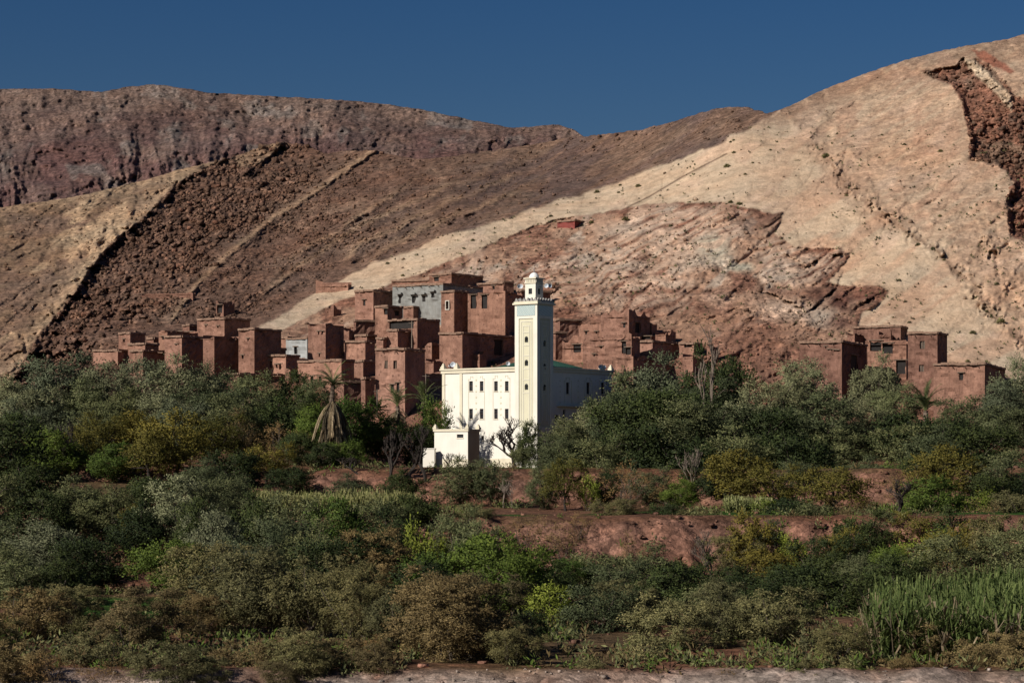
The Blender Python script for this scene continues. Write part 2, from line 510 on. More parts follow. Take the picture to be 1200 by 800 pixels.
EDGEDEB = [(800,238),(852,240),(879,246),(905,258),(905,276),(931,291)]
LEDGE = [(640,344),(690,342),(730,338),(780,341),(830,342),(890,338),(940,335),(1000,334)]
STRATA = [[(700,300),(730,308),(752,305),(790,290),(830,270),(850,258)],[(760,282),(790,262),(820,250)],[(830,305),(850,302),(870,308),(888,314)],
          [(900,320),(930,300),(950,290)],[(560,330),(600,322),(640,312),(700,300)]]

def features(x, y):
    """(depth change in metres, rock colour) at photograph-projected positions of the hillside"""
    n = x.size
    wx = x + 5*fbm(x/22, y/22, 4, 11); wy = y + 5*fbm(x/22, y/22, 4, 31)
    wx2 = x + 2.2*fbm(x/7, y/7, 3, 12); wy2 = y + 2.2*fbm(x/7, y/7, 3, 32)
    # axes running with / across the tilted strata
    u = (x*0.84 - y*0.54); v = (x*0.54 + y*0.84)
    D = np.zeros(n)
    # ------ masks
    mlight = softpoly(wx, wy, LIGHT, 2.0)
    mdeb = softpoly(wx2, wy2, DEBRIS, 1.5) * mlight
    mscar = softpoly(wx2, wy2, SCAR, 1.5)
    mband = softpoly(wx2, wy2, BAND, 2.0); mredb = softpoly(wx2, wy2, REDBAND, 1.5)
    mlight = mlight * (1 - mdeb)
    d1, s1, p1 = polydist(wx2, wy2, RIB1); sd1 = d1*s1
    d2, s2, p2 = polydist(wx2, wy2, RIB2); sd2 = d2*s2
    d1b, s1b, _ = polydist(wx2, wy2, RIB1B); sd1b = d1b*s1b
    brown = (1 - mlight) * (1 - mdeb)
    left = brown * sstep(4, -4, np.where(x < 290, sd1, -sd1b*0 + sd1))       # west of the first rib
    rub = brown * (1 - left) * sstep(6, -30, sd2)                            # between rib 1 and rib 2
    rub2 = brown * (1 - left) * sstep(-10, 8, sd2) * sstep(150, 40, sd2)       # right of rib 2
    smooth_brown = np.clip(brown - left - rub - rub2, 0, 1)
    # ------ relief: depth only
    tilt = fbm(u/140, v/38, 5, 3, 0.55)
    D -= 7.0*tilt*brown + 2.2*tilt*mlight
    D -= 3.2*fbm(u/60, v/14, 5, 41, 0.6)*(rub*0.9 + rub2*0.6 + left*0.7 + smooth_brown*0.35)
    lt_st = fbm(u/55, v/9, 5, 4, 0.6)
    D -= 1.1*lt_st*mlight*(0.35 + 0.65*sstep(0, 60, polydist(x, y, CREASE1)[0]*polydist(x, y, CREASE1)[1]*-1 + 0))
    q1 = x + 14*fbm(x/60, y/60, 3, 71); q2 = y + 10*fbm(x/50, y/50, 3, 72)
    uu = q1*0.90 - q2*0.42; vv = q1*0.42 + q2*0.90
    D -= 2.1*fbm(uu/85, vv/24, 5, 77, 0.6, True)*mdeb*sstep(470, 380, y)
    D -= 0.42*facet(uu/26, vv/9, 78)*mdeb
    D -= 0.3*facet(uu/7, vv/5, 79)*mdeb
    D -= 0.8*fbm(x/9, y/7, 4, 80, 0.65)*mdeb
    D -= 2.4*fbm(x/30, y/26, 4, 81, 0.6, True)*mdeb*sstep(380, 420, y)*sstep(820, 860, x)
    # ledges of the tilted beds
    saw = (vv/13 + 0.9*fbm(uu/60, vv/30, 3, 82)) % 1.0
    D += 1.0*saw**3*mdeb*sstep(0.0, 0.35, fbm(uu/60, vv/20, 3, 83))
    saw = (v/16 + 1.3*fbm(u/90, v/30, 3, 84)) % 1.0
    D += 3.0*saw**4*(left + rub*0.8 + rub2*0.8 + smooth_brown*0.25)*sstep(-0.1, 0.3, fbm(u/80, v/18, 3, 85))
    # boulders
    f1, f21, cid = worley(x/11, y/8, 100); b1 = np.clip(1.05 - f1*1.6, 0, 1)*(cid > 0.35)
    f1b, f21b, cidb = worley(x/5.2 + 3, y/4.0, 200); b2 = np.clip(1.0 - f1b*1.5, 0, 1)*(cidb > 0.3)
    rgh = rub*sstep(130, 20, sd1)*1.0 + rub*0.5 + rub2*0.5 + mscar*0.8
    D -= (2.4*facet(x/12, y/8.5, 130) + 1.3*facet(x/5, y/3.6, 131))*rgh*0.8
    D -= (0.9*facet(x/9, y/6, 133) + 0.5*facet(x/4.5, y/3.2, 134))*(left*0.55 + smooth_brown*0.3)
    D -= 0.35*facet(u/22, v/6, 135)*mlight*np.clip(0.25 + sstep(0, 60, -polydist(x, y, CREASE1)[0]*polydist(x, y, CREASE1)[1]), 0, 1)
    D -= (1.6*b1*cid*(0.4 + sstep(-0.1, 0.5, fbm(x/60, y/60, 3, 55))) + 1.5*b2)*rgh
    D -= 0.9*b2*(left*0.35 + smooth_brown*0.14 + mdeb*0.55*sstep(-0.1, 0.4, fbm(x/40, y/30, 3, 57)))
    # ribs: gentle on the sunny west side, scarp on the east
    def rib(sd, wl, wr, amp, fade=1.0):
        return amp*np.where(sd < 0, np.exp(sd/wl), np.exp(-np.abs(sd)/wr))*fade
    r1v = 0.55 + 0.6*sstep(0.1, 0.55, p1)
    brk = 0.55 + 0.75*sstep(-0.35, 0.3, fbm(x/11, y/11, 3, 63))
    dd = rib(sd1 + 3*fbm(x/5, y/5, 3, 64), 38, 2.4, 8.0)*r1v*brown*brk
    dd += rib(sd1b, 16, 1.6, 8.0)*sstep(40, 10, d1b)*brown
    D -= dd
    D += 2.2*np.exp(-((sd1-14)/9.0)**2)*brown*(sd1 > 0)*sstep(-0.2, 0.25, fbm(x/16, y/16, 3, 61))
    D -= rib(sd2 + 1.5*fbm(x/5, y/5, 3, 65), 9, 2.2, 5.0)*brown*(0.5 + 0.5*sstep(0.3, 0.6, p2))
    for R_, a in ((RIB3, 4.6), (RIB4, 5.2), (RIB5, 4.0), (RIB6, 3.6), (RIB7, 3.4)):
        dR, sR, pR = polydist(wx, wy, R_)
        D -= rib(dR*sR, 14, 5.0, a)*brown*sstep(60, 25, dR)*sstep(0, .15, pR)*sstep(1.0, .8, pR)
    # light slab is nearer than the brown slope it overlaps
    dl, sl, pl = polydist(wx, wy, LIGHT[:17])
    D += 9.0*sstep(-2, 14, np.where(inside(wx, wy, LIGHT), -dl, dl))
    # scar in the upper right: sunk behind its sunlit edge
    de, se, pe = polydist(wx2, wy2, SCAREDGE)
    D += mscar*(5.5*sstep(0, 7, de)*sstep(0, .18, pe) - 5.0*sstep(10, 70, de))
    D -= mband*2.5
    # creases of the light slab
    for Cz, w_, a_ in ((CREASE1, 3.0, 0.0), (CREASE2, 2.0, 0.0), (LINE, 0.9, 0.9)):
        wob = 0 if Cz is LINE else 1
        dc, sc_, pc = polydist(wx*wob + x*(1-wob), wy*wob + y*(1-wob), Cz)
        D += a_*np.exp(-(dc/w_)**2)
        if wob: D -= (1.3*sstep(3, -3, dc*sc_ + 5*fbm(x/8, y/8, 3, 95))*sstep(60, 6, dc) + 1.5*facet(x/7, y/6, 96)*np.exp(-((dc-3)/7.0)**2))*(0.4+sstep(-.2, .2, fbm(x/14, y/14, 3, 97)))
    # net of fine cracks
    c1_, c21, _c = worley((x + 6*fbm(x/15, y/15, 3, 91))/26, (y + 6*fbm(x/15, y/15, 3, 92))/34, 300)
    crack = np.exp(-(c21/0.035)**2)*mlight*(0.5 + 0.5*(fbm(x/50, y/50, 3, 93) > -0.2))
    D += 0.3*crack
    for T in TONGUES:
        dt, st, pt = polydist(wx2, wy2, T)
        D += (1.8*np.exp(-(dt/5.0)**2)*(st > 0) - 1.2*np.exp(-(dt/9.0)**2)*(st < 0))*(0.3 + sstep(-.2, .3, fbm(x/9, y/9, 3, 98)))
    for T, a_ in [(LEDGE, 1.5)] + [(s_, 1.3) for s_ in STRATA]:
        dt, st, pt = polydist(wx2, wy2, T)
        D += a_*sstep(-.3, .3, fbm(x/18, y/14, 3, 99))*np.where(st > 0, np.exp(-dt/14.0), np.exp(-dt/3.5))*sstep(30, 18, dt)
    # gentler ground under the houses
    vil = sstep(372, 396, y + 0.0*x)*sstep(90, 130, x)*sstep(850, 810, x) + sstep(388, 402, y)*sstep(915, 940, x)*sstep(1200, 1175, x) \
        + sstep(325, 340, y)*sstep(372, 396, y)*0 + sstep(322, 336, y)*(1-sstep(372, 396, y))*sstep(395, 425, x)*sstep(630, 600, x)
    D = D*(1 - 0.72*np.clip(vil, 0, 1))
    # ------ colour
    n1 = fbm(u/90, v/18, 5, 501); n2 = fbm(x/30, y/22, 5, 502); n3 = fbm(x/8, y/7, 4, 503); ns = fbm(u/40, v/5, 4, 504)
    mix = lambda a, b, t: a*(1 - np.clip(t, 0, 1)[:, None]) + b*np.clip(t, 0, 1)[:, None]
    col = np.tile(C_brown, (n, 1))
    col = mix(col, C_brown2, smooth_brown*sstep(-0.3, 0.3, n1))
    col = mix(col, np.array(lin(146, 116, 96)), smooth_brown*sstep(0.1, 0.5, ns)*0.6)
    lc = mix(np.tile(C_tan*0.9, (n, 1)), C_brown*0.95, sstep(-0.25, 0.2, n2))
    lc = mix(lc, C_pale, sstep(0.2, 0.5, fbm(u/50, v/16, 4, 508) + 0.35*np.exp(-(((x-105)/28)**2 + ((y-275)/45)**2)) - 0.06))
    lc = mix(lc, C_pale, np.exp(-np.abs(sd1+6)/9.0)*0.85)
    pb = softpoly(wx2, wy2, [(147,236),(120,250),(104,262),(98,280),(104,300),(86,345),(70,370),(98,332),(120,300),(150,268)], 3)
    lc = mix(lc, C_pale*1.05, pb)
    lc = mix(lc, C_pale*0.98, sstep(13, 2, y - interp(SKY1, x))*0.75*sstep(290, 250, x))
    col = mix(col, lc, left)
    rc = mix(np.tile(C_rubble, (n, 1)), C_rubble*0.62, sstep(-0.1, 0.4, n2) + 0.3*sstep(0.6, 0.9, cid))
    rc = mix(rc, C_debris*0.9, sstep(0.35, 0.6, n3)*0.6)
    col = mix(col, rc, rub + mscar*0)
    col = mix(col, mix(np.tile(C_rubble*0.95, (n, 1)), C_brown*1.1, sstep(0, 0.5, n2)), rub2)
    col = mix(col, C_tan*1.0, softpoly(wx2, wy2, [(270,186),(300,172),(333,167),(318,182),(300,194),(280,196)], 2)*0.9)
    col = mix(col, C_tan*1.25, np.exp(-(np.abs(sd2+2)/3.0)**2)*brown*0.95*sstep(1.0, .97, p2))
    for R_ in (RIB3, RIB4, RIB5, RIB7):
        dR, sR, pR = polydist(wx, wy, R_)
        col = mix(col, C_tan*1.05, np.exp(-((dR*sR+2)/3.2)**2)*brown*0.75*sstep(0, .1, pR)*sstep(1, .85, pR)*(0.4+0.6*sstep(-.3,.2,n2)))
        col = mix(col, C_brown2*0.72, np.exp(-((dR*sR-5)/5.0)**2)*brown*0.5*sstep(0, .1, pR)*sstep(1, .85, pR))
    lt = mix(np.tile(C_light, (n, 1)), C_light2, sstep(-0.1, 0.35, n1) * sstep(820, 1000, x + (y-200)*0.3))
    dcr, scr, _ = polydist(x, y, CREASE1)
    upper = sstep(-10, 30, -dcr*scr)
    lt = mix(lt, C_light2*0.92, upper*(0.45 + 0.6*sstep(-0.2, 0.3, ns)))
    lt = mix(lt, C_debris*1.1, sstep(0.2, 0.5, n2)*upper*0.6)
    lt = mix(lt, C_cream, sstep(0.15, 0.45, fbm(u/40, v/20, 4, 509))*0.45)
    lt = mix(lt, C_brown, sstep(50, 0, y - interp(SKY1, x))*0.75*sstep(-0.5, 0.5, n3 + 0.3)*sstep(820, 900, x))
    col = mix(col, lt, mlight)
    dbc = mix(np.tile(C_debris, (n, 1)), C_red*1.05, sstep(-0.15, 0.3, n2))
    dbc = mix(dbc, C_cream, sstep(0.22, 0.45, fbm(u/45, v/17, 4, 510))*sstep(420, 380, y))
    dbc = mix(dbc, C_grey, sstep(0.3, 0.5, fbm(u/26, v/12, 4, 511))*sstep(360, 330, y)*0.8)
    dbc = mix(dbc, C_red, sstep(380, 425, y + 12*n2)*0.85)
    for bx, by, rx, ry, cc, st in ((835,292,22,17,C_green,.95),(812,305,26,10,C_grey,.8),(868,313,16,5,C_green,.8),(735,268,40,9,C_grey,.7),(740,312,34,7,C_grey,.6),
        (775,330,34,8,C_cream,.9),(868,268,16,10,C_grey,.6),(925,318,16,14,C_grey,.85),(950,316,30,14,C_debris,.8),(985,306,24,9,C_redrock,.95),
        (960,322,22,7,C_redrock,.8),(1015,345,28,9,C_redrock,.95),(985,352,18,14,C_redrock,.9),(960,345,18,10,C_redrock,.8),(915,365,40,14,C_cream,.9),(962,372,18,12,C_grey,.8),
        (880,262,26,12,C_redrock,.5),(900,252,16,7,C_redrock,.7),(840,352,18,12,C_cream,.6),(700,330,30,8,C_debris,.6),(790,362,60,12,C_redrock,.45),
        (985,378,20,8,C_redrock,.7),(880,400,50,30,C_red,.7),(560,318,40,8,C_cream,.5),(620,290,60,10,C_debris,.4),(375,345,30,10,C_red,.6)):
        dbc = mix(dbc, cc, np.exp(-(((wx2-bx)/rx)**2 + ((wy2-by)/ry)**2)**1.5)*st*1.2)
    fold = vv/15 + 1.6*fbm(uu/90, vv/60, 3, 521)
    band = fold % 1.0
    zone = sstep(380, 345, y)*sstep(-0.25, 0.15, fbm(uu/70, vv/40, 3, 522))
    dbc = mix(dbc, C_cream*1.02, zone*sstep(.05, .2, band)*sstep(.55, .4, band)*0.85)
    dbc = mix(dbc, C_grey*1.03, zone*sstep(.5, .6, band)*sstep(.85, .7, band)*0.6)
    dbc = mix(dbc, C_redrock*1.15, zone*sstep(.9, .97, band)*0.75)
    smooth_beds = zone*sstep(.0, .15, band)*sstep(.9, .8, band)
    drim, _, _ = polydist(wx2, wy2, DEBRIS[4:34])
    dbc = mix(dbc, C_red*0.92, np.exp(-(drim/7.0)**2)*0.8*(0.4+sstep(-.3, .2, n2)))
    dbc = mix(dbc, C_red*0.9, sstep(8, 0, np.abs(y - 341 - 5*fbm(x/40, y*0, 3, 523)))*sstep(600, 700, x)*0.6)
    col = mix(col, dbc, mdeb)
    col = mix(col, mix(np.tile(np.array(lin(160, 114, 93)), (n, 1)), C_brown*1.0, sstep(0, 0.4, n2)), mscar)
    col = mix(col, C_light, mband); col = mix(col, np.array(lin(168, 112, 90)), mredb)
    dc, _, _ = polydist(wx, wy, CREASE1)
    col = mix(col, C_brown*0.8, np.exp(-(dc/4.0)**2)*0.75*(fbm(x/9, y/9, 3, 515) > -0.25))
    dc, _, _ = polydist(wx, wy, CREASE1)
    col = mix(col, C_debris*0.85, np.exp(-((dc-6)/9.0)**2)*0.45*(y < 270))
    col = mix(col, C_brown*0.5, np.clip(np.exp(-(polydist(x, y, LINE)[0]/0.9)**2), 0, 1)*0.9)
    col = mix(col, C_brown*0.9, crack*0.3)
    col = col*(1 + 0.16*n3 + 0.12*n2)[:, None]
    col = col*(1 + 0.16*fbm(u/110, v/4.5, 3, 519)*brown)[:, None]
    # drops below the valley line: plain red earth
    col = mix(col, C_earth, sstep(470, 500, y))
    col = col*(1 + 0.22*fbm(x/3.2, y/2.6, 2, 517)*(rub+rub2+left*.6+mdeb*.6*(1-.8*smooth_beds)+mscar+smooth_brown*.4) - 0.12*mlight*sstep(0.35, 0.7, fbm(x/2.6, y/2.2, 2, 518)))[:, None]
    stony = np.clip(0.25 + rub*1.0 + rub2*0.8 + left*0.5 + smooth_brown*0.6 + mdeb*0.75*sstep(-.5, .2, n2)*(1-0.8*smooth_beds) + mscar*1.0 + mlight*upper*0.35 - mlight*0.15, 0, 1)
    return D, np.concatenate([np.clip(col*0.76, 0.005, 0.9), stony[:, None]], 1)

def hill_point(x, y):
    xa = np.atleast_1d(np.array(x, float)); ya = np.atleast_1d(np.array(y, float))
    return depth_base(xa, ya) + features(xa, ya)[0]

def build_hillside():
    xs = np.concatenate([np.arange(-250, -3, 5.0), np.arange(-3, 1203, 1.35), np.arange(1204, 1450, 5.0)])
    nv = 352
    nx = len(xs)
    v = np.linspace(0, 1, nv)
    top = interp(SKY1, xs) + 0.9*fbm(xs/9, xs*0, 4, 801) + 0.8*fbm(xs/3.5, xs*0, 2, 811)*1.0
    bot = np.full(nx, 566.0)
    # rows packed where the hill can be seen
    w = v**1.0
    t = np.where(w < 0.16, w/0.16*0.27, 0.27 + (w-0.16)/0.84*0.73)
    X = np.repeat(xs[None, :], nv, 0); Y = bot[None, :] + (top - bot)[None, :]*t[:, None]
    x = X.ravel(); y = Y.ravel()
    D = depth_base(x, y); dD, col = features(x, y)
    D = D + dD*sstep(555, 500, y)
    vx = (x-600)*D/F; vz = (HZ-y)*D/F
    V = np.stack([vx, D, vz], 1).reshape(nv, nx, 3); Cc = col.reshape(nv, nx, 4)
    # back side: the crest rolls over and falls away
    last = V[-1]; back = []; bc = []
    for dy, dz in ((6, -0.3), (18, -3), (60, -22), (160, -70), (260, -125)):
        b = last.copy(); k = b[:, 1]
        b[:, 0] = last[:, 0]*(k+dy)/k; b[:, 1] = k + dy; b[:, 2] = last[:, 2] + dz; back.append(b); bc.append(Cc[-1])
    V = np.concatenate([V, np.array(back)], 0); Cc = np.concatenate([Cc, np.array(bc)], 0)
    R_, Cn = V.shape[:2]
    idx = np.arange(R_*Cn).reshape(R_, Cn)
    faces = np.stack([idx[:-1, :-1], idx[:-1, 1:], idx[1:, 1:], idx[1:, :-1]], -1).reshape(-1, 4)
    o = mesh_np('hillside', V.reshape(-1, 3), faces, M_rock, Cc.reshape(-1, 4))
    tag(o, 'bare tilted rock hillside of pale and red-brown strata behind the village', kind='structure')
    return o
hillside = build_hillside()

def build_far():
    xs = np.concatenate([np.arange(-260, -4, 5), np.arange(-4, 700, 1.5), np.arange(700, 900, 5)]); nv = 150; nx = len(xs)
    top = interp(SKY0, xs) + 1.0*fbm(xs/12, xs*0, 4, 821) + 0.5*fbm(xs/4, xs*0, 3, 831)
    bot = 330.0
    t = np.linspace(0, 1, nv)
    X = np.repeat(xs[None, :], nv, 0); Y = bot + (top-bot)[None, :]*t[:, None]
    x = X.ravel(); y = Y.ravel()
    D = 1750 + (300 - y)*4.6 + 90*fbm(x/160, y/90, 4, 850)
    gully = fbm((x + 16*fbm(x/50, y/40, 3, 849))/38 - y/70*fbm(x/150, y*0, 2, 848), y/70 + x/300, 5, 851, 0.6, True)
    gm = sstep(130, 190, y)*sstep(-0.5, 0.3, fbm(x/110, y/80, 3, 852) + 0.35)
    D -= 42*gully*(0.2 + 1.0*gm)
    D -= 13*fbm(x/24, y/16, 5, 853, 0.62)
    f1, _, cid = worley(x/13, y/7, 860); D -= 9*np.clip(1-f1*1.5, 0, 1)*(cid > 0.7)*(1-0.4*gm)
    f1, _, cid2 = worley(x/6, y/3.6, 861); D -= 6*np.clip(1-f1*1.5, 0, 1)*(cid2 > 0.6) + 3*facet(x/7, y/4, 862) + 2*facet(x/3, y/2, 863)
    n2 = fbm(x/60, y/30, 5, 871); n3 = fbm(x/9, y/7, 4, 872)
    mix = lambda a, b, tt: a*(1-np.clip(tt, 0, 1)[:, None]) + b*np.clip(tt, 0, 1)[:, None]
    c = np.tile(np.array(lin(156, 130, 114)), (x.size, 1))
    c = mix(c, np.array(lin(126, 102, 92)), sstep(-0.1, 0.35, n2))
    c = mix(c, np.array(lin(160, 134, 114)), sstep(40, 5, y - interp(SKY0, x))*0.5)
    c = mix(c, np.array(lin(136, 102, 94)), gm*sstep(-0.2, 0.4, fbm(x/40, y/40, 4, 873))*0.8)
    c = mix(c, np.array(lin(160, 146, 132)), sstep(0.25, 0.5, fbm(x/30, y/22, 4, 874))*0.7)
    c = mix(c, np.array(lin(136, 98, 90)), sstep(60, 0, x)*sstep(190, 230, y)*0.8)
    c = c*(1+0.2*n3)[:, None]
    V = np.stack([(x-600)*D/F, D, (HZ-y)*D/F], 1).reshape(nv, nx, 3); Cc = c.reshape(nv, nx, 3)
    last = V[-1]; back = []; bc = []
    for dy, dz in ((60, -8), (300, -70), (900, -330)):
        b = last.copy(); k = b[:, 1]
        b[:, 0] = last[:, 0]*(k+dy)/k; b[:, 1] = k+dy; b[:, 2] = last[:, 2]+dz; back.append(b); bc.append(Cc[-1])
    V = np.concatenate([V, np.array(back)], 0); Cc = np.concatenate([Cc, np.array(bc)], 0)
    R_, Cn = V.shape[:2]; idx = np.arange(R_*Cn).reshape(R_, Cn)
    faces = np.stack([idx[:-1, :-1], idx[:-1, 1:], idx[1:, 1:], idx[1:, :-1]], -1).reshape(-1, 4)
    o = mesh_np('mountain', V.reshape(-1, 3), faces, M_far, np.clip(Cc.reshape(-1, 3)*np.array([0.60, 0.60, 0.64]), 0.005, 0.9))
    tag(o, 'far brown eroded mountain behind the left hills', kind='structure')
build_far()

QF = np.array([(0,3,2,1),(4,5,6,7),(0,1,5,4),(1,2,6,5),(2,3,7,6),(3,0,4,7)])
# --- valley floor: gravel bed, flat, three terraces; the sides rise towards the hill
def ground_z(X, Y):
    X = np.asarray(X, float); Y = np.asarray(Y, float)
    rg_ = sstep(14, 40, X)
    w = (4.5+5*rg_)*fbm(X/34, Y*0+3, 4, 901) + (1.3+1.2*rg_)*fbm(X/7, Y/7, 3, 902)
    w2 = (4.0+5*rg_)*fbm(X/30, Y*0+8, 4, 903) + 1.6*fbm(X/6, Y/6, 3, 904)
    w0 = 5.5*fbm(X/10, Y*0+5, 4, 905)
    z = np.full(np.broadcast(X, Y).shape, -11.3)
    z = z + 0.75*sstep(118.0+w0*.5, 121+w0*.5, Y)
    z = z + 0.25*fbm(X/2.2, Y/1.6, 3, 908)*sstep(124, 119, Y)*sstep(115, 118, Y)
    z = z + 0.45*sstep(150, 205, Y)
    lf = sstep(-14, -30, X)          # left side steps earlier and lower
    lf2 = sstep(-20, -28, X)
    z = z + 5.5*(sstep(207+w, 214.5+w, Y)*(1-lf) + lf*(0.55*sstep(198, 222, Y) + 0.45*sstep(226+w*.5, 229+w*.5, Y)))
    z = z + 0.5*sstep(216, 246, Y)
    z = z + 4.1*(sstep(249+w2, 259+w2, Y)*(1-lf2) + lf2*(0.6*sstep(236, 262, Y) + 0.4*sstep(262+w2*.4, 265+w2*.4, Y)))
    z = z + 0.15*fbm(X/5, Y/5, 4, 906) + 0.35*fbm(X/22, Y/22, 3, 907)*sstep(135, 150, Y)*sstep(280, 262, Y)
    xi = 600 + X*F/np.maximum(Y, 1)
    side = sstep(470, 380, xi) + sstep(720, 800, xi)
    z = z + side*6.0*sstep(262, 318, Y)
    z = z - 9.0*sstep(330, 372, Y)
    # level yard round the mosque
    return z
def build_valley():
    ys = np.concatenate([np.arange(20, 110, 4.0), np.arange(110, 200, 0.8), np.arange(200, 264, 0.42), np.arange(264, 345, 1.2), np.arange(345, 380, 8)])
    xs = np.concatenate([np.arange(-260, -78, 6.0), np.arange(-78, 78, 0.55), np.arange(78, 261, 6.0)])
    X, Y = np.meshgrid(xs, ys); x = X.ravel(); y = Y.ravel()
    z = ground_z(x, y)
    zx = ground_z(x+0.8, y) - z; zy = ground_z(x, y+0.8) - z
    slope = np.hypot(zx, zy)/0.8
    f1, _, cid = worley(x/1.1, y/1.1, 910)
    rocky = sstep(0.3, 0.7, slope)
    z = z + 0.4*np.clip(1-f1*1.6, 0, 1)*(cid > 0.4)*rocky + 0.5*fbm(x/1.8, y/1.8, 4, 911, 0.6)*rocky + 0.35*facet(x/1.6, y/1.2, 913)*rocky
    gl = fbm(x/2.6, y*0+1, 4, 912, 0.6, True)
    z = z - 0.5*gl*rocky
    mix = lambda a, b, tt: a*(1-np.clip(tt, 0, 1)[:, None]) + b*np.clip(tt, 0, 1)[:, None]
    n1 = fbm(x/12, y/12, 5, 920); n2 = fbm(x/2.2, y/2.2, 4, 921)
    c = np.tile(np.array(lin(124, 88, 68)), (x.size, 1))
    c = mix(c, np.array(lin(100, 86, 58)), sstep(-0.1, 0.3, n1)*0.7)
    c = mix(c, C_gravel, sstep(122, 118, y + 2*n1))
    c = mix(c, np.array(lin(138, 112, 96)), sstep(122, 118, y+2*n1)*sstep(0.0, 0.3, n1)*0.9)
    c = mix(c, C_earth*1.0, rocky)
    c = mix(c, C_red*1.05, rocky*sstep(0, 0.3, n2))
    xi = 600 + x*F/y
    grass = np.array(lin(62, 92, 34))
    # watered strips: terrace rims and a plot at lower left
    gmask = sstep(216, 220, y)*sstep(238, 230, y)*sstep(0.0, 0.25, n1+0.22)*sstep(560, 600, xi)
    gmask = np.maximum(gmask, sstep(257, 261, y)*sstep(276, 268, y)*sstep(590, 610, xi)*sstep(0.2, 0.0, slope))
    gmask = np.maximum(gmask, sstep(160, 164, y)*sstep(186, 182, y)*sstep(70, 100, xi)*sstep(260, 230, xi))
    gmask = np.maximum(gmask, sstep(228, 232, y)*sstep(244, 240, y)*sstep(0, 20, xi)*sstep(280, 250, xi)*sstep(0, 0.2, n1+0.1))
    c = mix(c, grass, gmask*(1-rocky))
    c = c*(1+0.25*n2)[:, None]
    V = np.stack([x, y, z], 1); R_, Cn = X.shape; idx = np.arange(R_*Cn).reshape(R_, Cn)
    faces = np.stack([idx[:-1, :-1], idx[:-1, 1:], idx[1:, 1:], idx[1:, :-1]], -1).reshape(-1, 4)
    o = mesh_np('ground', V, faces, M_earth, np.clip(c*0.78, 0.005, 0.9))
    tag(o, 'red earth valley floor with stepped terraces above a gravel river bed', kind='structure')
build_valley()
def ground_stones():
    rs = np.random.RandomState(31); n = 60000
    Y = rs.uniform(116, 262, n); xi = rs.uniform(-60, 1260, n); X = (xi-600)*Y/F
    z = ground_z(X, Y); sl = np.hypot(ground_z(X+.8, Y)-z, ground_z(X, Y+.8)-z)/.8
    pr = sstep(0.3, 0.6, sl)*(0.25 + 0.9*sstep(0, .3, fbm(X/5, Y/5, 3, 33))) + (Y < 121)*0.30 + 0.02
    k = rs.uniform(size=n) < pr*0.55; X = X[k]; Y = Y[k]; z = z[k]; n = len(X); bed = Y < 121
    s = (0.12*rs.pareto(2.4, n).clip(0, 3.2) + 0.10)*np.where(bed, .6, 1.25)
    cube = np.array([(-1,-1,-1),(1,-1,-1),(1,1,-1),(-1,1,-1),(-1,-1,1),(1,-1,1),(1,1,1),(-1,1,1)], float)*0.5
    v = cube[None]*rs.uniform(.55, 1.15, (n, 8, 3))*np.stack([rs.uniform(.8, 1.5, n), rs.uniform(.7, 1.1, n), rs.uniform(.5, .9, n)], 1)[:, None, :]
    a = rs.uniform(0, 6.28, n); ca, sa = np.cos(a)[:, None], np.sin(a)[:, None]
    v = np.stack([v[..., 0]*ca - v[..., 1]*sa, v[..., 0]*sa + v[..., 1]*ca, v[..., 2]], -1)*s[:, None, None]
    c = np.stack([X, Y, z + s*.15], 1)
    col = np.where(bed[:, None], C_gravel*.75, C_earth*.85)*rs.uniform(.55, 1.25, (n, 1))
    Fc = (np.arange(n)[:, None, None]*8 + QF[None]).reshape(-1, 4)
    o = mesh_np('stones', (v + c[:, None]).reshape(-1, 3), Fc, M_earth, np.repeat(col, 8, 0))
    tag(o, 'loose stones on the earth banks and the gravel river bed', None, kind='stuff')
ground_stones()
def gz(X, Y): return float(ground_z(np.array([X]), np.array([Y]))[0])

# --- loose rock: broken blocks lying on the slopes
def rock_blocks(px, py, size, seed, lift=0.25):
    """arrays of photograph positions and sizes (m) -> vertices (n*8,3), faces, colours"""
    rs = np.random.RandomState(seed); n = len(px)
    D = hill_point(px, py); col = features(px, py)[1][:, :3]
    c = np.stack([(px-600)*D/F, D, (HZ-py)*D/F], 1)
    cube = np.array([(-1,-1,-1),(1,-1,-1),(1,1,-1),(-1,1,-1),(-1,-1,1),(1,-1,1),(1,1,1),(-1,1,1)], float)*0.5
    v = cube[None]*rs.uniform(0.55, 1.15, (n, 8, 3))
    v = v*np.stack([rs.uniform(.8, 1.5, n), rs.uniform(.6, 1.1, n), rs.uniform(.5, 1.0, n)], 1)[:, None, :]
    a = rs.uniform(0, 6.28, n); b = rs.normal(scale=.45, size=n)
    ca, sa, cb, sb = np.cos(a), np.sin(a), np.cos(b), np.sin(b)
    x, y, z = v[..., 0], v[..., 1], v[..., 2]
    y2 = y*cb[:, None] - z*sb[:, None]; z2 = y*sb[:, None] + z*cb[:, None]
    x3 = x*ca[:, None] - y2*sa[:, None]; y3 = x*sa[:, None] + y2*ca[:, None]
    v = np.stack([x3, y3, z2], -1)*size[:, None, None]
    return v, c + np.stack([0*size, -0.1*size, lift*size], 1), np.clip((col*0.6 + 0.4*np.median(col, 0))*rs.uniform(0.65, 1.2, (n, 1)), .01, .8)
QF = np.array([(0,3,2,1),(4,5,6,7),(0,1,5,4),(1,2,6,5),(2,3,7,6),(3,0,4,7)])
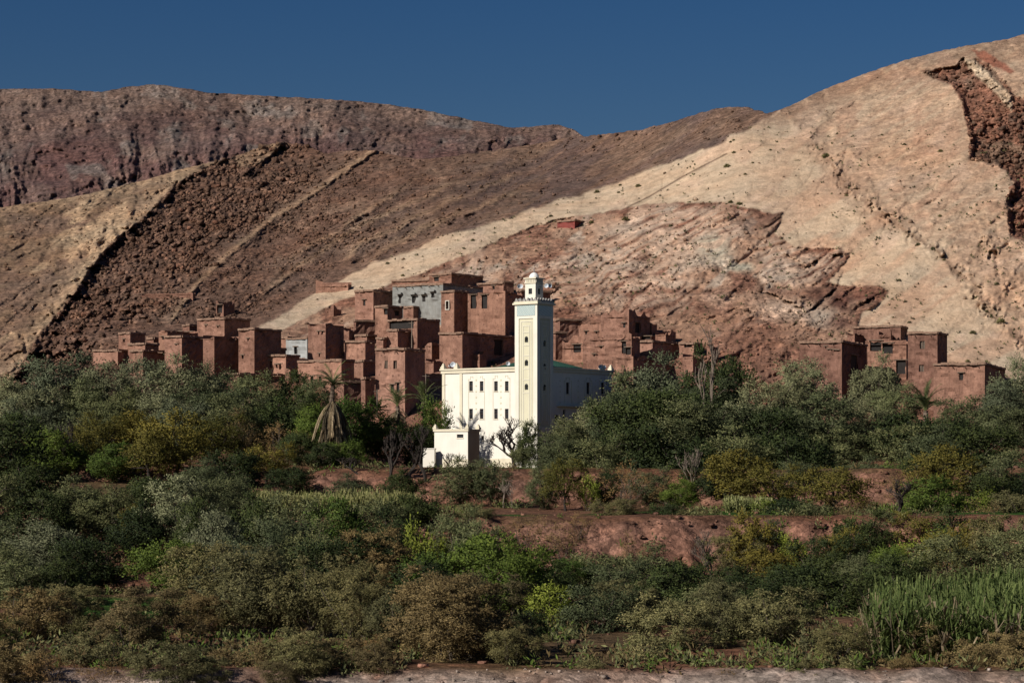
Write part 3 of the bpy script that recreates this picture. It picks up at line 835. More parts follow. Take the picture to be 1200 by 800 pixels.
def scatter_rocks():
    rs = np.random.RandomState(12)
    n = 90000
    x = rs.uniform(-100, 1290, n); y = rs.uniform(60, 450, n)
    k = y > interp(SKY1, x) + 2; x = x[k]; y = y[k]; n = len(x)
    d1, s1, _ = polydist(x, y, RIB1); sd1 = d1*s1; d2, s2, _ = polydist(x, y, RIB2); sd2 = d2*s2
    il = inside(x, y, LIGHT); idb = inside(x, y, DEBRIS) & il; isc = inside(x, y, SCAR) & ~inside(x, y, BAND)
    lft = ~il & (sd1 < 0)
    rub = ~il & (sd1 > 0) & (sd2 < 0); r2 = ~il & (sd1 > 0) & (sd2 > 0)
    pr = np.where(rub, 1.0, 0) + np.where(r2, np.clip(0.85 - d2/260, 0.14, 1), 0) + np.where(lft, 0.22, 0) + np.where(idb, np.where(y > 372, 0.34, 0.15), 0) + np.where(isc, 0.9, 0) + np.where(il & ~idb & ~isc, 0.012, 0)
    cl = fbm(x/34, y/24, 4, 990); pr = pr*(0.45 + 1.2*sstep(-0.2, 0.35, cl))
    vil = (y > 372) & (x > 100) & (x < 860)
    pr = np.where(vil, pr*0.15, pr)
    near2 = np.minimum(np.abs(sd2+2), 9)/9
    pr = pr*near2
    k = rs.uniform(size=n) < pr*0.62; x = x[k]; y = y[k]; rub = rub[k]; isc = isc[k]; n = len(x)
    s = 0.30*rs.pareto(2.6, n).clip(0, 2.6) + 0.30
    s = s*np.where(rub | isc, 1.15, 0.72)
    s = s*(hill_point(x, y)/480.0)
    o = np.argsort(-s*F/hill_point(x, y)); x = x[o]; y = y[o]; s = s[o]
    v, c, col = rock_blocks(x, y, s, 13)
    # largest blocks are pieces of their own
    nb = 260
    shapes = []
    for i in range(12):
        me = mesh_np('boulder', v[i+nb]/s[i+nb], QF, M_rock, np.tile(col[i+nb], (8, 1)), link=False); shapes.append(me)
    for i in range(nb):
        ob = bpy.data.objects.new('boulder', shapes[i % 12]); COL.objects.link(ob); ob.parent = hillside
        ob.location = c[i]; ob.scale = (s[i],)*3; ob.rotation_euler = (0, 0, i*1.3)
    V = (v[nb:] + c[nb:, None, :]).reshape(-1, 3); m = len(x) - nb
    Fc = (np.arange(m)[:, None, None]*8 + QF[None]).reshape(-1, 4)
    sc = mesh_np('scree', V, Fc, M_rock, np.repeat(col[nb:], 8, 0)); sc.parent = hillside; sc['kind'] = 'stuff'
    print('rocks', len(x))
scatter_rocks()
# ------------------------------------------------------------------ materials of the buildings
M_white = mat_paint('white_wash', (0.82, 0.77, 0.67), (0.60, 0.53, 0.43), 0.8, 0.16)
M_cream = mat_paint('cream_paint', (0.72, 0.65, 0.49), (0.45, 0.38, 0.27), 0.75, 0.18)
M_olivec = mat_paint('pale_olive_paint', (0.66, 0.62, 0.45), (0.42, 0.38, 0.26), 0.75, 0.12)
M_white2 = mat_paint('warm_white_paint', (0.79, 0.75, 0.64), (0.55, 0.48, 0.36), 0.8, 0.16)
M_grey_stone = mat_plain('weathered_merlon', (0.30, 0.28, 0.26), 0.8, 0.4)
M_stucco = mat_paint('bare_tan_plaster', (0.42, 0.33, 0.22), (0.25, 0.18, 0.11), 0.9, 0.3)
M_dome = mat_paint('white_dome', (0.86, 0.84, 0.80), (0.6, 0.58, 0.54), 0.5, 0.08)
M_dark = mat_plain('dark_interior', (0.022, 0.018, 0.016), 0.8, 0.3)
M_glass = mat_plain('dark_glass', (0.03, 0.032, 0.036), 0.25, 0.2)
M_frame = mat_plain('brown_frame', (0.10, 0.06, 0.04), 0.6, 0.2)
M_metal = mat_plain('grey_metal', (0.25, 0.26, 0.27), 0.45, 0.2, 4, 0.6)
M_horn = mat_plain('horn_paint', (0.52, 0.56, 0.60), 0.45, 0.15)
M_wood = mat_plain('old_wood', (0.17, 0.12, 0.085), 0.85, 0.35)
M_pole = mat_plain('pole_wood', (0.22, 0.17, 0.13), 0.85, 0.3)
def _tiles():
    m, nt, out = new_mat('green_glazed_tiles')
    geo = N(nt, 'ShaderNodeNewGeometry')
    n1 = noise(nt, geo.outputs['Position'], 6, 3, 0.6)
    c = ramp(nt, n1, [(0.3, (0.018, 0.048, 0.034)), (0.7, (0.035, 0.085, 0.058))])
    finish(nt, out, c, 0.35, n1, 0.2, 0.02, 0.5); return m
M_green = _tiles()
def _mosaic():
    m, nt, out = new_mat('blue_white_tile_mosaic')
    tc = N(nt, 'ShaderNodeTexCoord')
    w = N(nt, 'ShaderNodeTexChecker'); w.inputs['Scale'].default_value = 8.5
    mp = N(nt, 'ShaderNodeMapping'); mp.inputs['Rotation'].default_value = (0.78, 0.78, 0.0)
    nt.links.new(tc.outputs['Object'], mp.inputs['Vector']); nt.links.new(mp.outputs[0], w.inputs['Vector'])
    n1 = noise(nt, tc.outputs['Object'], 9, 3, 0.6)
    c = mixc(nt, w.outputs['Fac'], (0.60, 0.66, 0.62), (0.20, 0.33, 0.36))
    c = mixc(nt, math_(nt, 'MULTIPLY', n1, 0.7), c, (0.50, 0.55, 0.50))
    finish(nt, out, c, 0.3, None, spec=0.5); return m
M_mosaic = _mosaic()

def jit(p, a, s=0.0):
    """steady pseudo-random offset by place"""
    return a*float(vnoise(np.array([p[0]*0.9 + p[2]*0.7 + s]), np.array([p[1]*0.9 + p[2]*1.3 - s]), 77)[0])

def wall_plane(mb, o, u, n, W, z0, z1, holes, cell=0.0, rough=0.0, ragged=0.0, depth=0.35, arch=False):
    """wall from o along unit u (width W), outward normal n; holes (u0,u1,v0,v1) get reveals of the given depth"""
    us = {0.0, W}; zs = {z0, z1}
    for (a, b, c, d) in holes: us |= {a, b}; zs |= {c, d}
    def sub(vals, step):
        vals = sorted(vals); outp = []
        for a, b in zip(vals, vals[1:]):
            k = max(1, int(math.ceil((b-a)/step))) if step else 1
            outp += [a + (b-a)*i/k for i in range(k)]
        return outp + [vals[-1]]
    us = sub(us, cell); zs = sub(zs, cell)
    def pt(a, z, dep=0.0):
        p = o + u*a; p = Vector((p.x, p.y, z))
        if rough and 0 < a < W: p -= n*(abs(jit(p, rough, 3)))
        if ragged and z > z1-1e-6:
            p.z += jit(p, ragged, 9) - ragged*0.4 + 0.35*ragged*(random.Random(int(a*37+W*91)).random()-0.5)
        return p - n*dep
    for i in range(len(us)-1):
        for j in range(len(zs)-1):
            a, b, c, d = us[i], us[i+1], zs[j], zs[j+1]
            cu, cz = (a+b)/2, (c+d)/2
            if any(h[0] < cu < h[1] and h[2] < cz < h[3] for h in holes): continue
            mb.quad(pt(a, c), pt(b, c), pt(b, d), pt(a, d))
    for (a, b, c, d) in holes:
        A, B, Cc, Dd = pt(a, c), pt(b, c), pt(b, d), pt(a, d)
        k = n*depth
        mb.quad(A, A-k, B-k, B); mb.quad(B, B-k, Cc-k, Cc); mb.quad(Cc, Cc-k, Dd-k, Dd); mb.quad(Dd, Dd-k, A-k, A)

class Frame2:
    """local frame of a building: corner nearest the camera at (xc, D); left face runs away to the left, right face to the right"""
    def __init__(s, xc, D, deg):
        t = math.radians(deg); s.t = t
        s.c = Vector((XW(xc, D), D, 0)); s.D = D
        s.L = Vector((-math.cos(t), math.sin(t), 0)); s.nL = Vector((-math.sin(t), -math.cos(t), 0))
        s.R = Vector((math.sin(t), math.cos(t), 0)); s.nR = Vector((math.cos(t), -math.sin(t), 0))
    def len_to(s, x, d):
        """distance along d from the corner until the photograph column x"""
        k = (x-600)/F
        return (k*s.c.y - s.c.x)/(d.x - k*d.y)
    def z(s, y, p=None):
        D = s.D if p is None else p.y
        return (HZ - y)*D/F

# ------------------------------------------------------------------ mosque
MD = 290.0
def build_mosque():
    fr = Frame2(631.0, MD + 0.9, 36.5)
    root = empty('mosque', (fr.c.x, fr.c.y, fr.z(547)), 0, 'large white mosque with cream trim, two floors of windows and a green roof', 'mosque')
    mw = root.matrix_basis.inverted()
    root_loc = Vector(root.location)
    def put(mb, name, mats, par=None, **kw):
        mb.v = [tuple(Vector(v) - root_loc) for v in mb.v]
        return mb.build(name, mats, par or root, **kw)
    WL = fr.len_to(518.5, fr.L); WR = fr.len_to(717.0, fr.R)
    zb = fr.z(552); zt = fr.z(430.5)
    uL = lambda x: fr.len_to(x, fr.L); uR = lambda x: fr.len_to(x, fr.R)
    def zL(x, y): p = fr.c + fr.L*uL(x); return fr.z(y, p)
    def zR(x, y): p = fr.c + fr.R*uR(x); return fr.z(y, p)
    ROT = Matrix(((fr.L.x, fr.nL.x), (fr.L.y, fr.nL.y)))
    # windows of the front: two floors of four, and small ones below
    wins = []
    for i, x in enumerate((552, 564.4, 581.2, 593.8)):
        for (ya, yb) in ((446.5, 458.2), (478.8, 490.6)):
            wins.append((uL(x+2.1), uL(x-2.1), zL(x, yb), zL(x, ya)))
    for x in (565.6, 577.6, 587):
        wins.append((uL(x+1.5), uL(x-1.5), zL(x, 515.5), zL(x, 510.3)))
    winsR = []
    for x in (665.4, 689.3, 706.4):
        winsR.append((uR(x-1.9), uR(x+1.9), zR(x, 461.5), zR(x, 448)))
    doorsR = [(uR(650.4), uR(655), zR(653, 494), zR(653, 486)), (uR(659.8), uR(663), zR(661, 494), zR(661, 480)), (uR(672), uR(676.5), zR(674, 497), zR(674, 484))]
    mb = MB()
    wall_plane(mb, fr.c, fr.L, fr.nL, WL, zb, zt, wins, 0, depth=0.28)
    wall_plane(mb, fr.c, fr.R, fr.nR, WR, zb, zt, winsR + doorsR, 0, depth=0.28)
    c = fr.c; a = c + fr.L*WL; b = c + fr.R*WR; d = a + fr.R*WR
    up = lambda p, z: Vector((p.x, p.y, z))
    mb.quad(up(a, zb), up(d, zb), up(d, zt), up(a, zt)); mb.quad(up(d, zb), up(b, zb), up(b, zt), up(d, zt))
    put(mb, 'wall', M_white)
    mb = MB(); mb.quad(up(c, zt-.5), up(b, zt-.5), up(d, zt-.5), up(a, zt-.5)); put(mb, 'roof', M_white)
    # oriented box on a face
    def fbox(mb, base, uu, nn, u0, u1, z0, z1, n0, n1):
        p = [base + uu*u0 + nn*n0, base + uu*u1 + nn*n0, base + uu*u1 + nn*n1, base + uu*u0 + nn*n1]
        lo = [up(q, z0) for q in p]; hi = [up(q, z1) for q in p]
        mb.quad(lo[3], lo[2], lo[1], lo[0]); mb.quad(hi[0], hi[1], hi[2], hi[3])
        for i in range(4):
            j = (i+1) % 4; mb.quad(lo[i], lo[j], hi[j], hi[i])
    # window panes and frames, one child each
    for faces, uu, nn in ((wins, fr.L, fr.nL), (winsR, fr.R, fr.nR)):
        for (u0, u1, z0, z1) in faces:
            m1 = MB(); fbox(m1, fr.c, uu, nn, u0, u1, z0, z1, -0.26, -0.20)
            w = put(m1, 'window', M_glass)
            m2 = MB(); t = 0.05
            for q in ((u0, u0+t, z0, z1), (u1-t, u1, z0, z1), (u0+t, u1-t, z0, z0+t), (u0+t, u1-t, z1-t, z1), (u0+t, u1-t, (z0+z1)/2-t/2, (z0+z1)/2+t/2)):
                fbox(m2, fr.c, uu, nn, *q, -0.195, -0.15)
            put(m2, 'frame', M_frame, w)
            m3 = MB(); fbox(m3, fr.c, uu, nn, u0-.06, u1+.06, z0-.1, z0-.01, -0.02, 0.07); put(m3, 'sill', M_cream, w)
    for (u0, u1, z0, z1) in doorsR:
        m1 = MB(); fbox(m1, fr.c, fr.R, fr.nR, u0, u1, z0, z1, -0.27, -0.22); put(m1, 'door', M_dark)
    # cream cornice in two steps, base band, pilasters
    for nm, za, zc, pr in (('cornice', zt-0.42, zt-0.02, 0.16), ('cornice', zt-0.02, zt+0.18, 0.28)):
        m1 = MB()
        fbox(m1, fr.c, fr.L, fr.nL, -pr, WL+pr, za, zc, 0.0 if 0 else -0.3, pr)
        fbox(m1, fr.c, fr.R, fr.nR, 0.31, WR+pr, za+.003, zc+.003, -0.3, pr)
        fbox(m1, fr.c, fr.L, -fr.R, -pr, WL+pr, za+.006, zc+.006, -WR-pr, -WR+0.3)
        fbox(m1, fr.c, fr.R, -fr.L, 0.31, WR+pr, za-.003, zc-.003, -WL-pr, -WL+0.3)
        put(m1, nm, M_cream)
    m1 = MB(); fbox(m1, fr.c, fr.L, fr.nL, -0.05, WL+0.05, zb, zL(560, 537), -0.05, 0.05); fbox(m1, fr.c, fr.R, fr.nR, 0.06, WR+0.05, zb, zL(560, 537), -0.05, 0.05)
    put(m1, 'base_band', M_cream)
    for xa, xb in ((518.6, 521.6), (539.0, 542.0)):
        m1 = MB(); fbox(m1, fr.c, fr.L, fr.nL, uL(xb), uL(xa), zL(560, 536.9), zt-0.425, 0.002, 0.10); put(m1, 'pilaster', M_cream)
    # raised outlines round the pairs of windows
    def line(mb, uu, nn, pts, w=0.055, pr=0.035):
        for (p0, p1) in zip(pts, pts[1:]):
            ua, ub = sorted((p0[0], p1[0])); za, zc = sorted((p0[1], p1[1]))
            fbox(mb, fr.c, uu, nn, ua-w/2, ub+w/2, za-w/2, zc+w/2, 0.002, pr)
    for xa, xb in ((549.2, 567.8), (577.8, 597.6)):
        ua, ub = uL(xb), uL(xa); za = zL(560, 492); zc = zL(560, 444); zh = zL(560, 441)
        du = (ub-ua)
        m1 = MB()
        line(m1, fr.L, fr.nL, [(ua, za), (ua, zc), (ua+du*.12, zc), (ua+du*.12, zh), (ua+du*.27, zh), (ua+du*.27, zc+.1)])
        line(m1, fr.L, fr.nL, [(ub, za), (ub, zc), (ub-du*.12, zc), (ub-du*.12, zh), (ub-du*.27, zh), (ub-du*.27, zc+.1)])
        put(m1, 'moulding', M_olivec)
    for xa in (665.4, 689.3, 706.4):
        m1 = MB(); ua, ub = uR(xa-4.2), uR(xa+4.2); zc = zR(xa, 446); zh = zR(xa, 442.5); du = ub-ua; za = zR(xa, 472)
        line(m1, fr.R, fr.nR, [(ua, za), (ua, zc), (ua+du*.25, zc), (ua+du*.25, zh), (ub-du*.25, zh), (ub-du*.25, zc), (ub, zc), (ub, za)])
        put(m1, 'moulding', M_olivec)
    # diamond studs: seven in each column
    def diamond(uu, nn, u, z, r=0.17):
        m1 = MB(); P0 = fr.c + uu*u + nn*0.002; T = fr.c + uu*u + nn*0.06
        q = [up(P0, z-r), up(P0 + uu*r, z), up(P0, z+r), up(P0 - uu*r, z)]
        for i in range(4): m1.tri(q[i], q[(i+1) % 4], up(T, z))
        return put(m1, 'diamond', M_olivec)
    for x in (558, 587):
        for k in range(7): diamond(fr.L, fr.nL, uL(x), zL(x, 445.2 + 6.75*k))
    for x in (656.4, 677.6, 698):
        for k in range(5): diamond(fr.R, fr.nR, uR(x), zR(x, 446 + 6.4*k), 0.13)
    # overhang of the east side above the doors
    m1 = MB(); fbox(m1, fr.c, fr.R, fr.nR, uR(652.5), WR-0.3, zR(670, 476.8), zR(670, 475.6), 0.002, 0.35); put(m1, 'ledge', M_cream)
    # corner merlons
    def merlon(p, z):
        m1 = MB()
        for (w, h0, h1) in ((0.30, 0, 0.28), (0.2, 0.28, 0.5), (0.11, 0.5, 0.72)):
            fbox(m1, p, fr.L, fr.nL, -w, w, z+h0, z+h1, -w, w)
        return put(m1, 'merlon', M_cream)
    ztop = zt+0.186
    merlon(c + fr.L*(WL-0.1) - fr.nL*0.1, ztop); merlon(c + fr.R*(WR-0.1) - fr.nR*0.1, ztop); merlon(d, ztop)
    merlon(c + fr.L*(WL-2.3) - fr.nL*0.1, ztop)
    merlon(c + fr.R*(WR-2.2) - fr.nR*0.1, ztop); 
    # green hipped roof on a low white drum
    cc = c + fr.L*(WL*0.40) + fr.R*(WR*0.52)
    hw = 3.9
    m1 = MB(); fbox(m1, cc, fr.L, fr.R, -hw, hw, zt-0.4, zt+0.35, -hw, hw); put(m1, 'drum', M_white)
    q = [cc + fr.L*(hw+.25)*a_ + fr.R*(hw+.25)*b_ for a_, b_ in ((-1,-1),(1,-1),(1,1),(-1,1))]
    m1 = MB(); z0 = zt+0.36; z1 = zt+1.9
    for i in range(4): 
        A, B = q[i], q[(i+1) % 4]
        nseg = 20
        for k in range(nseg):
            p0 = A.lerp(B, k/nseg); p1 = A.lerp(B, (k+0.5)/nseg); p2 = A.lerp(B, (k+1)/nseg)
            o_ = 0.09
            ap = up(cc, z1)
            m1.tri(up(p0, z0), up(p1, z0+o_), ap); m1.tri(up(p1, z0+o_), up(p2, z0), ap)
    m1.quad(*[up(p, z0-0.003) for p in reversed(q)])
    put(m1, 'tiled_roof', M_green)
    # floodlights and horns on the parapet
    return root, fr
mosque, MFR = build_mosque()

def fboxg(mb, base, uu, nn, u0, u1, z0, z1, n0, n1, m=0):
    p = [base + uu*u0 + nn*n0, base + uu*u1 + nn*n0, base + uu*u1 + nn*n1, base + uu*u0 + nn*n1]
    lo = [Vector((q.x, q.y, z0)) for q in p]; hi = [Vector((q.x, q.y, z1)) for q in p]
    mb.quad(lo[3], lo[2], lo[1], lo[0], m); mb.quad(hi[0], hi[1], hi[2], hi[3], m)
    for i in range(4):
        j = (i+1) % 4; mb.quad(lo[i], lo[j], hi[j], hi[i], m)

def build_minaret():
    fr = Frame2(629.5, MD, 36.5)
    root = empty('minaret', (fr.c.x, fr.c.y, fr.z(547)), 0, 'tall square cream minaret with tile band, small lantern and white dome', 'minaret')
    loc = Vector(root.location)
    def put(mb, name, mats, par=None, **kw):
        mb.v = [tuple(Vector(v)-loc) for v in mb.v]
        return mb.build(name, mats, par or root, **kw)
    W = fr.len_to(603.3, fr.L)
    zb = fr.z(552); zt = fr.z(356)
    uL = lambda x: fr.len_to(x, fr.L); uR = lambda x: fr.len_to(x, fr.R)
    sides = [(fr.c, fr.L, fr.nL), (fr.c, fr.R, fr.nR), (fr.c + fr.L*W, fr.R, fr.L), (fr.c + fr.R*W, fr.L, fr.R)]
    z = fr.z
    panel = (0.62, W-0.62)
    zp0, zp1 = z(500), z(372.5)
    for i, (o, u, n) in enumerate(sides):
        mb = MB()
        wh = []
        ys = (397.5, 425, 453.2) if i != 1 else (402, 429.5, 454)
        # sunk panel with arched windows in it
        wall_plane(mb, o, u, n, W, zb, zt, [(panel[0], panel[1], zp0, zp1)], 0, depth=0.10)
        put(mb, 'wall', M_white2)
        mb = MB()
        hs = [(W/2-0.27, W/2+0.27, z(y+3.0), z(y-1.6)) for y in ys]
        o2 = o - n*0.10
        holes = [(h[0]-panel[0], h[1]-panel[0], h[2], h[3]) for h in hs]
        wall_plane(mb, o2 + u*panel[0], u, n, panel[1]-panel[0], zp0, zp1, holes, 0, depth=0.25)
        pn = put(mb, 'panel', M_olivec)
        for h in hs:
            # arched head in dark relief and pane
            m1 = MB(); fboxg(m1, o2, u, n, h[0], h[1], h[2], h[3], -0.24, -0.2)
            cen = o2 + u*(W/2); r = 0.27; k = 8
            for j in range(k):
                a0 = math.pi*j/k; a1 = math.pi*(j+1)/k
                pA = cen + u*(r*math.cos(a0)) + n*0.012; pB = cen + u*(r*math.cos(a1)) + n*0.012
                m1.tri(Vector((cen.x + n.x*.012, cen.y + n.y*.012, h[3])), Vector((pA.x, pA.y, h[3]+r*math.sin(a0))), Vector((pB.x, pB.y, h[3]+r*math.sin(a1))))
            put(m1, 'window', M_glass)
        # mouldings stepping round each window
        m1 = MB(); t = 0.07
        for (a_, b_, c_, d_) in ((0.26, W-2*panel[0]-0.26, zp0+0.4, zp1-0.35), (0.62, W-2*panel[0]-0.62, zp0+0.8, zp1-0.9)):
            base = o2 + u*panel[0]
            fboxg(m1, base, u, n, a_, a_+t, c_, d_, 0.002, 0.05); fboxg(m1, base, u, n, b_-t, b_, c_, d_, 0.002, 0.05)
            fboxg(m1, base, u, n, a_+t, b_-t, d_-t, d_, 0.002, 0.05)
        for y in ys:
            base = o2 + u*panel[0]; a_ = 0.69+.01; b_ = W-2*panel[0]-0.69-.01
            fboxg(m1, base, u, n, a_, b_, z(y-9), z(y-8.4), 0.002, 0.05)
            fboxg(m1, base, u, n, a_, b_, z(y+6.4), z(y+7), 0.002, 0.05)
        put(m1, 'moulding', M_white2)
        # tile band
        m1 = MB(); fboxg(m1, o, u, n, 0.33, W-0.33, z(369.3), z(357.3), 0.002, 0.04); put(m1, 'tile_band', M_mosaic)
    mb = MB(); q = [fr.c, fr.c+fr.R*W, fr.c+fr.R*W+fr.L*W, fr.c+fr.L*W]
    mb.quad(*[Vector((p.x, p.y, zt-0.002)) for p in q]); put(mb, 'platform', M_cream)
    # projecting crown slab
    m1 = MB(); fboxg(m1, fr.c, fr.L, fr.R, -0.22, W+0.22, zt, zt+0.22, -0.22, W+0.22)
    fboxg(m1, fr.c, fr.L, fr.R, -0.1, W+0.1, zt+0.222, zt+0.38, -0.1, W+0.1); put(m1, 'cornice', M_cream)
    # stepped merlons on the crown
    zc = zt+0.383
    mer = MB()
    for (w, h0, h1) in ((0.24, 0, 0.17), (0.15, 0.17, 0.31), (0.07, 0.31, 0.45)):
        fboxg(mer, Vector((0, 0, 0)), fr.L, fr.R, -w, w, h0, h1, -0.1, 0.1)
    me1 = mer.mesh('merlon', M_grey_stone)
    mer = MB()
    for (w, h0, h1) in ((0.24, 0, 0.17), (0.15, 0.17, 0.31), (0.07, 0.31, 0.45)):
        fboxg(mer, Vector((0, 0, 0)), fr.L, fr.R, -0.1, 0.1, h0, h1, -w, w)
    me2 = mer.mesh('merlon', M_grey_stone)
    k = 6
    for i in range(k):
        t = (i+0.5)/k*W
        for me, p in ((me1, fr.c+fr.L*t+fr.R*0.05), (me1, fr.c+fr.L*t+fr.R*(W-0.05)), (me2, fr.c+fr.R*t+fr.L*0.05), (me2, fr.c+fr.R*t+fr.L*(W-0.05))):
            o = bpy.data.objects.new('merlon', me); COL.objects.link(o); o.parent = root; o.location = Vector((p.x, p.y, zc)) - loc
    # lantern
    mid = fr.c + fr.L*(W/2) + fr.R*(W/2)
    lw = W*0.43/2*1.08; lz0 = zc; lz1 = z(333.5)
    D2 = mid.y
    zz = lambda y: (HZ-y)*D2/F
    lz1 = zz(332.5)
    corner = mid - fr.L*lw - fr.R*lw
    lan = []
    for (o, u, n) in ((corner, fr.L, fr.nL), (corner, fr.R, fr.nR), (corner+fr.L*2*lw, fr.R, fr.L), (corner+fr.R*2*lw, fr.L, fr.R)):
        mb = MB(); h = (lw-0.28, lw+0.28, zz(345), zz(338.4)); wall_plane(mb, o, u, n, 2*lw, lz0-0.38, lz1, [h], 0, depth=0.2)
        put(mb, 'lantern_wall', M_white2)
        m1 = MB(); fboxg(m1, o, u, n, h[0], h[1], h[2], h[3], -0.19, -0.15); put(m1, 'window', M_glass)
        # ribbed frieze
        for i in range(6):
            m1 = MB(); a_ = 0.08 + i*(2*lw-0.16)/6; fboxg(m1, o, u, n, a_, a_+(2*lw-0.16)/6*0.6, zz(332.2), zz(327.9), 0.002, 0.07); put(m1, 'rib', M_cream)
    m1 = MB(); fboxg(m1, mid, fr.L, fr.R, -lw-.1, lw+.1, lz1, lz1+0.12, -lw-.1, lw+.1); put(m1, 'string_course', M_cream)
    m1 = MB(); fboxg(m1, mid, fr.L, fr.R, -lw, lw, lz1+.12, zz(327.2), -lw, lw); put(m1, 'frieze', M_white2)
    m1 = MB(); fboxg(m1, mid, fr.L, fr.R, -lw-.16, lw+.16, zz(327.2), zz(325.8), -lw-.16, lw+.16); put(m1, 'eaves', M_cream)
    m1 = MB(); zd = zz(325.8); r = 0.62
    m1.lathe([(r, 0), (r*1.02, .1), (r*.97, .25), (r*.8, .46), (r*.5, .62), (r*.2, .70), (0.02, .73)], 0, 0, 20)
    m1.v = [(v[0]+mid.x, v[1]+mid.y, v[2]+zd) for v in m1.v]; dm = put(m1, 'dome', M_dome, smooth=True)
    m1 = MB()
    m1.lathe([(.02, .7), (.03, .78), (.09, .86), (.03, .95), (.02, 1.0), (.07, 1.08), (.02, 1.16), (.015, 1.2), (.05, 1.27), (.012, 1.34), (.006, 1.6)], 0, 0, 8)
    m1.v = [(v[0]+mid.x, v[1]+mid.y, v[2]+zd) for v in m1.v]; put(m1, 'finial', M_metal, dm)
    return fr, mid, zc, W


MIN_FR, MIN_MID, MIN_Z, MIN_W = build_minaret()

# loudspeaker horns
def horn_mesh():
    m = MB(); 
    m.lathe([(.05, -.28), (.06, -.2), (.07, -.1), (.13, .0), (.24, .1), (.28, .13), (.25, .13), (.10, .02), (.03, -.02)], 0, 0, 12)
    return m.mesh('horn', M_horn)
HORN = horn_mesh()
def loudspeaker(loc, rz, label, pole=0.5, tilt=0.0, s=1.0):
    r = empty('loudspeaker', loc, rz, label, 'loudspeaker', 'horn loudspeakers on the mosque'); r.scale = (s, s, s)
    o = bpy.data.objects.new('horn', HORN); COL.objects.link(o); o.parent = r; o.location = (0, 0, pole); o.rotation_euler = (math.radians(80)+tilt, 0, 0)
    m = MB(); m.tube([(0, .12, 0), (0, .12, pole+.05)], [.03, .03], 5); m.build('bracket', M_metal, r)
def along(fr, d, u, n=None, k=0.0):
    return fr.c + d*u + (n*k if n is not None else Vector((0, 0, 0)))
_zt = (HZ-430.5)*(MD+.9)/F + 0.19
for (x, lab, rz, tl) in ((526.5, 'pale blue horn loudspeaker nearest the left corner of the mosque parapet', 0.9, 0),
                 (530.5, 'largest pale horn loudspeaker among those at the left end of the mosque parapet', -0.3, 0),
                 (533.5, 'pale horn loudspeaker turned right at the left end of the mosque parapet', -1.1, 0),
                 (594.5, 'lone pale horn loudspeaker on the mosque parapet beside the minaret', 0.2, 0)):
    p = MFR.c + MFR.L*MFR.len_to(x, MFR.L) - MFR.nL*0.12
    loudspeaker((p.x, p.y, _zt), rz, lab, 0.42, tl, 1.25 if x == 530.5 else 1.0)
for (x, lab) in ((703.5, 'left of the two pale horn loudspeakers on the shaded mosque parapet'), (708.5, 'right of the two pale horn loudspeakers on the shaded mosque parapet')):
    p = MFR.c + MFR.R*MFR.len_to(x, MFR.R) - MFR.nR*0.1
    loudspeaker((p.x, p.y, _zt), 0.5, lab, 0.35)
# speaker arms on the lantern
def speaker_arm(side, lab):
    D2 = MIN_MID.y; zz = lambda y: (HZ-y)*D2/F
    base = MIN_MID + (MIN_FR.L*0.75 if side < 0 else MIN_FR.L*-0.75)
    r = empty('speaker_arm', (base.x, base.y, zz(336)), 0, lab, 'loudspeaker', 'horn loudspeakers on the mosque')
    x1 = side*1.35
    m = MB(); m.tube([(0, 0, 0), (x1, -.2, 0)], [.035, .035], 5); m.build('arm', M_metal, r)
    for k, (dx, rz) in enumerate(((0, .6), (-.35*side, -.4))):
        o = bpy.data.objects.new('horn', HORN); COL.objects.link(o); o.parent = r; o.location = (x1+dx, -.3, 0.05); o.rotation_euler = (math.radians(85), 0, rz)
speaker_arm(1, 'pair of horn loudspeakers on an arm right of the minaret lantern')
speaker_arm(-1, 'pair of horn loudspeakers on an arm left of the minaret lantern')
# minaret crown floodlights
for i, (k, lab) in enumerate(((0.18, 'small floodlight at the left corner of the minaret crown'), (0.62, 'small floodlight in the middle of the sunny minaret crown'), (-0.5, 'small floodlight on the shaded edge of the minaret crown'))):
    p = (MIN_FR.c + MIN_FR.L*(MIN_W*(1-k)) + MIN_FR.nL*0.0 + MIN_FR.R*0.35) if k > 0 else (MIN_FR.c + MIN_FR.R*(MIN_W*.6) + MIN_FR.L*0.35)
    loudspeaker((p.x, p.y, MIN_Z), -0.4, lab, 0.25, 0.3, 0.8)

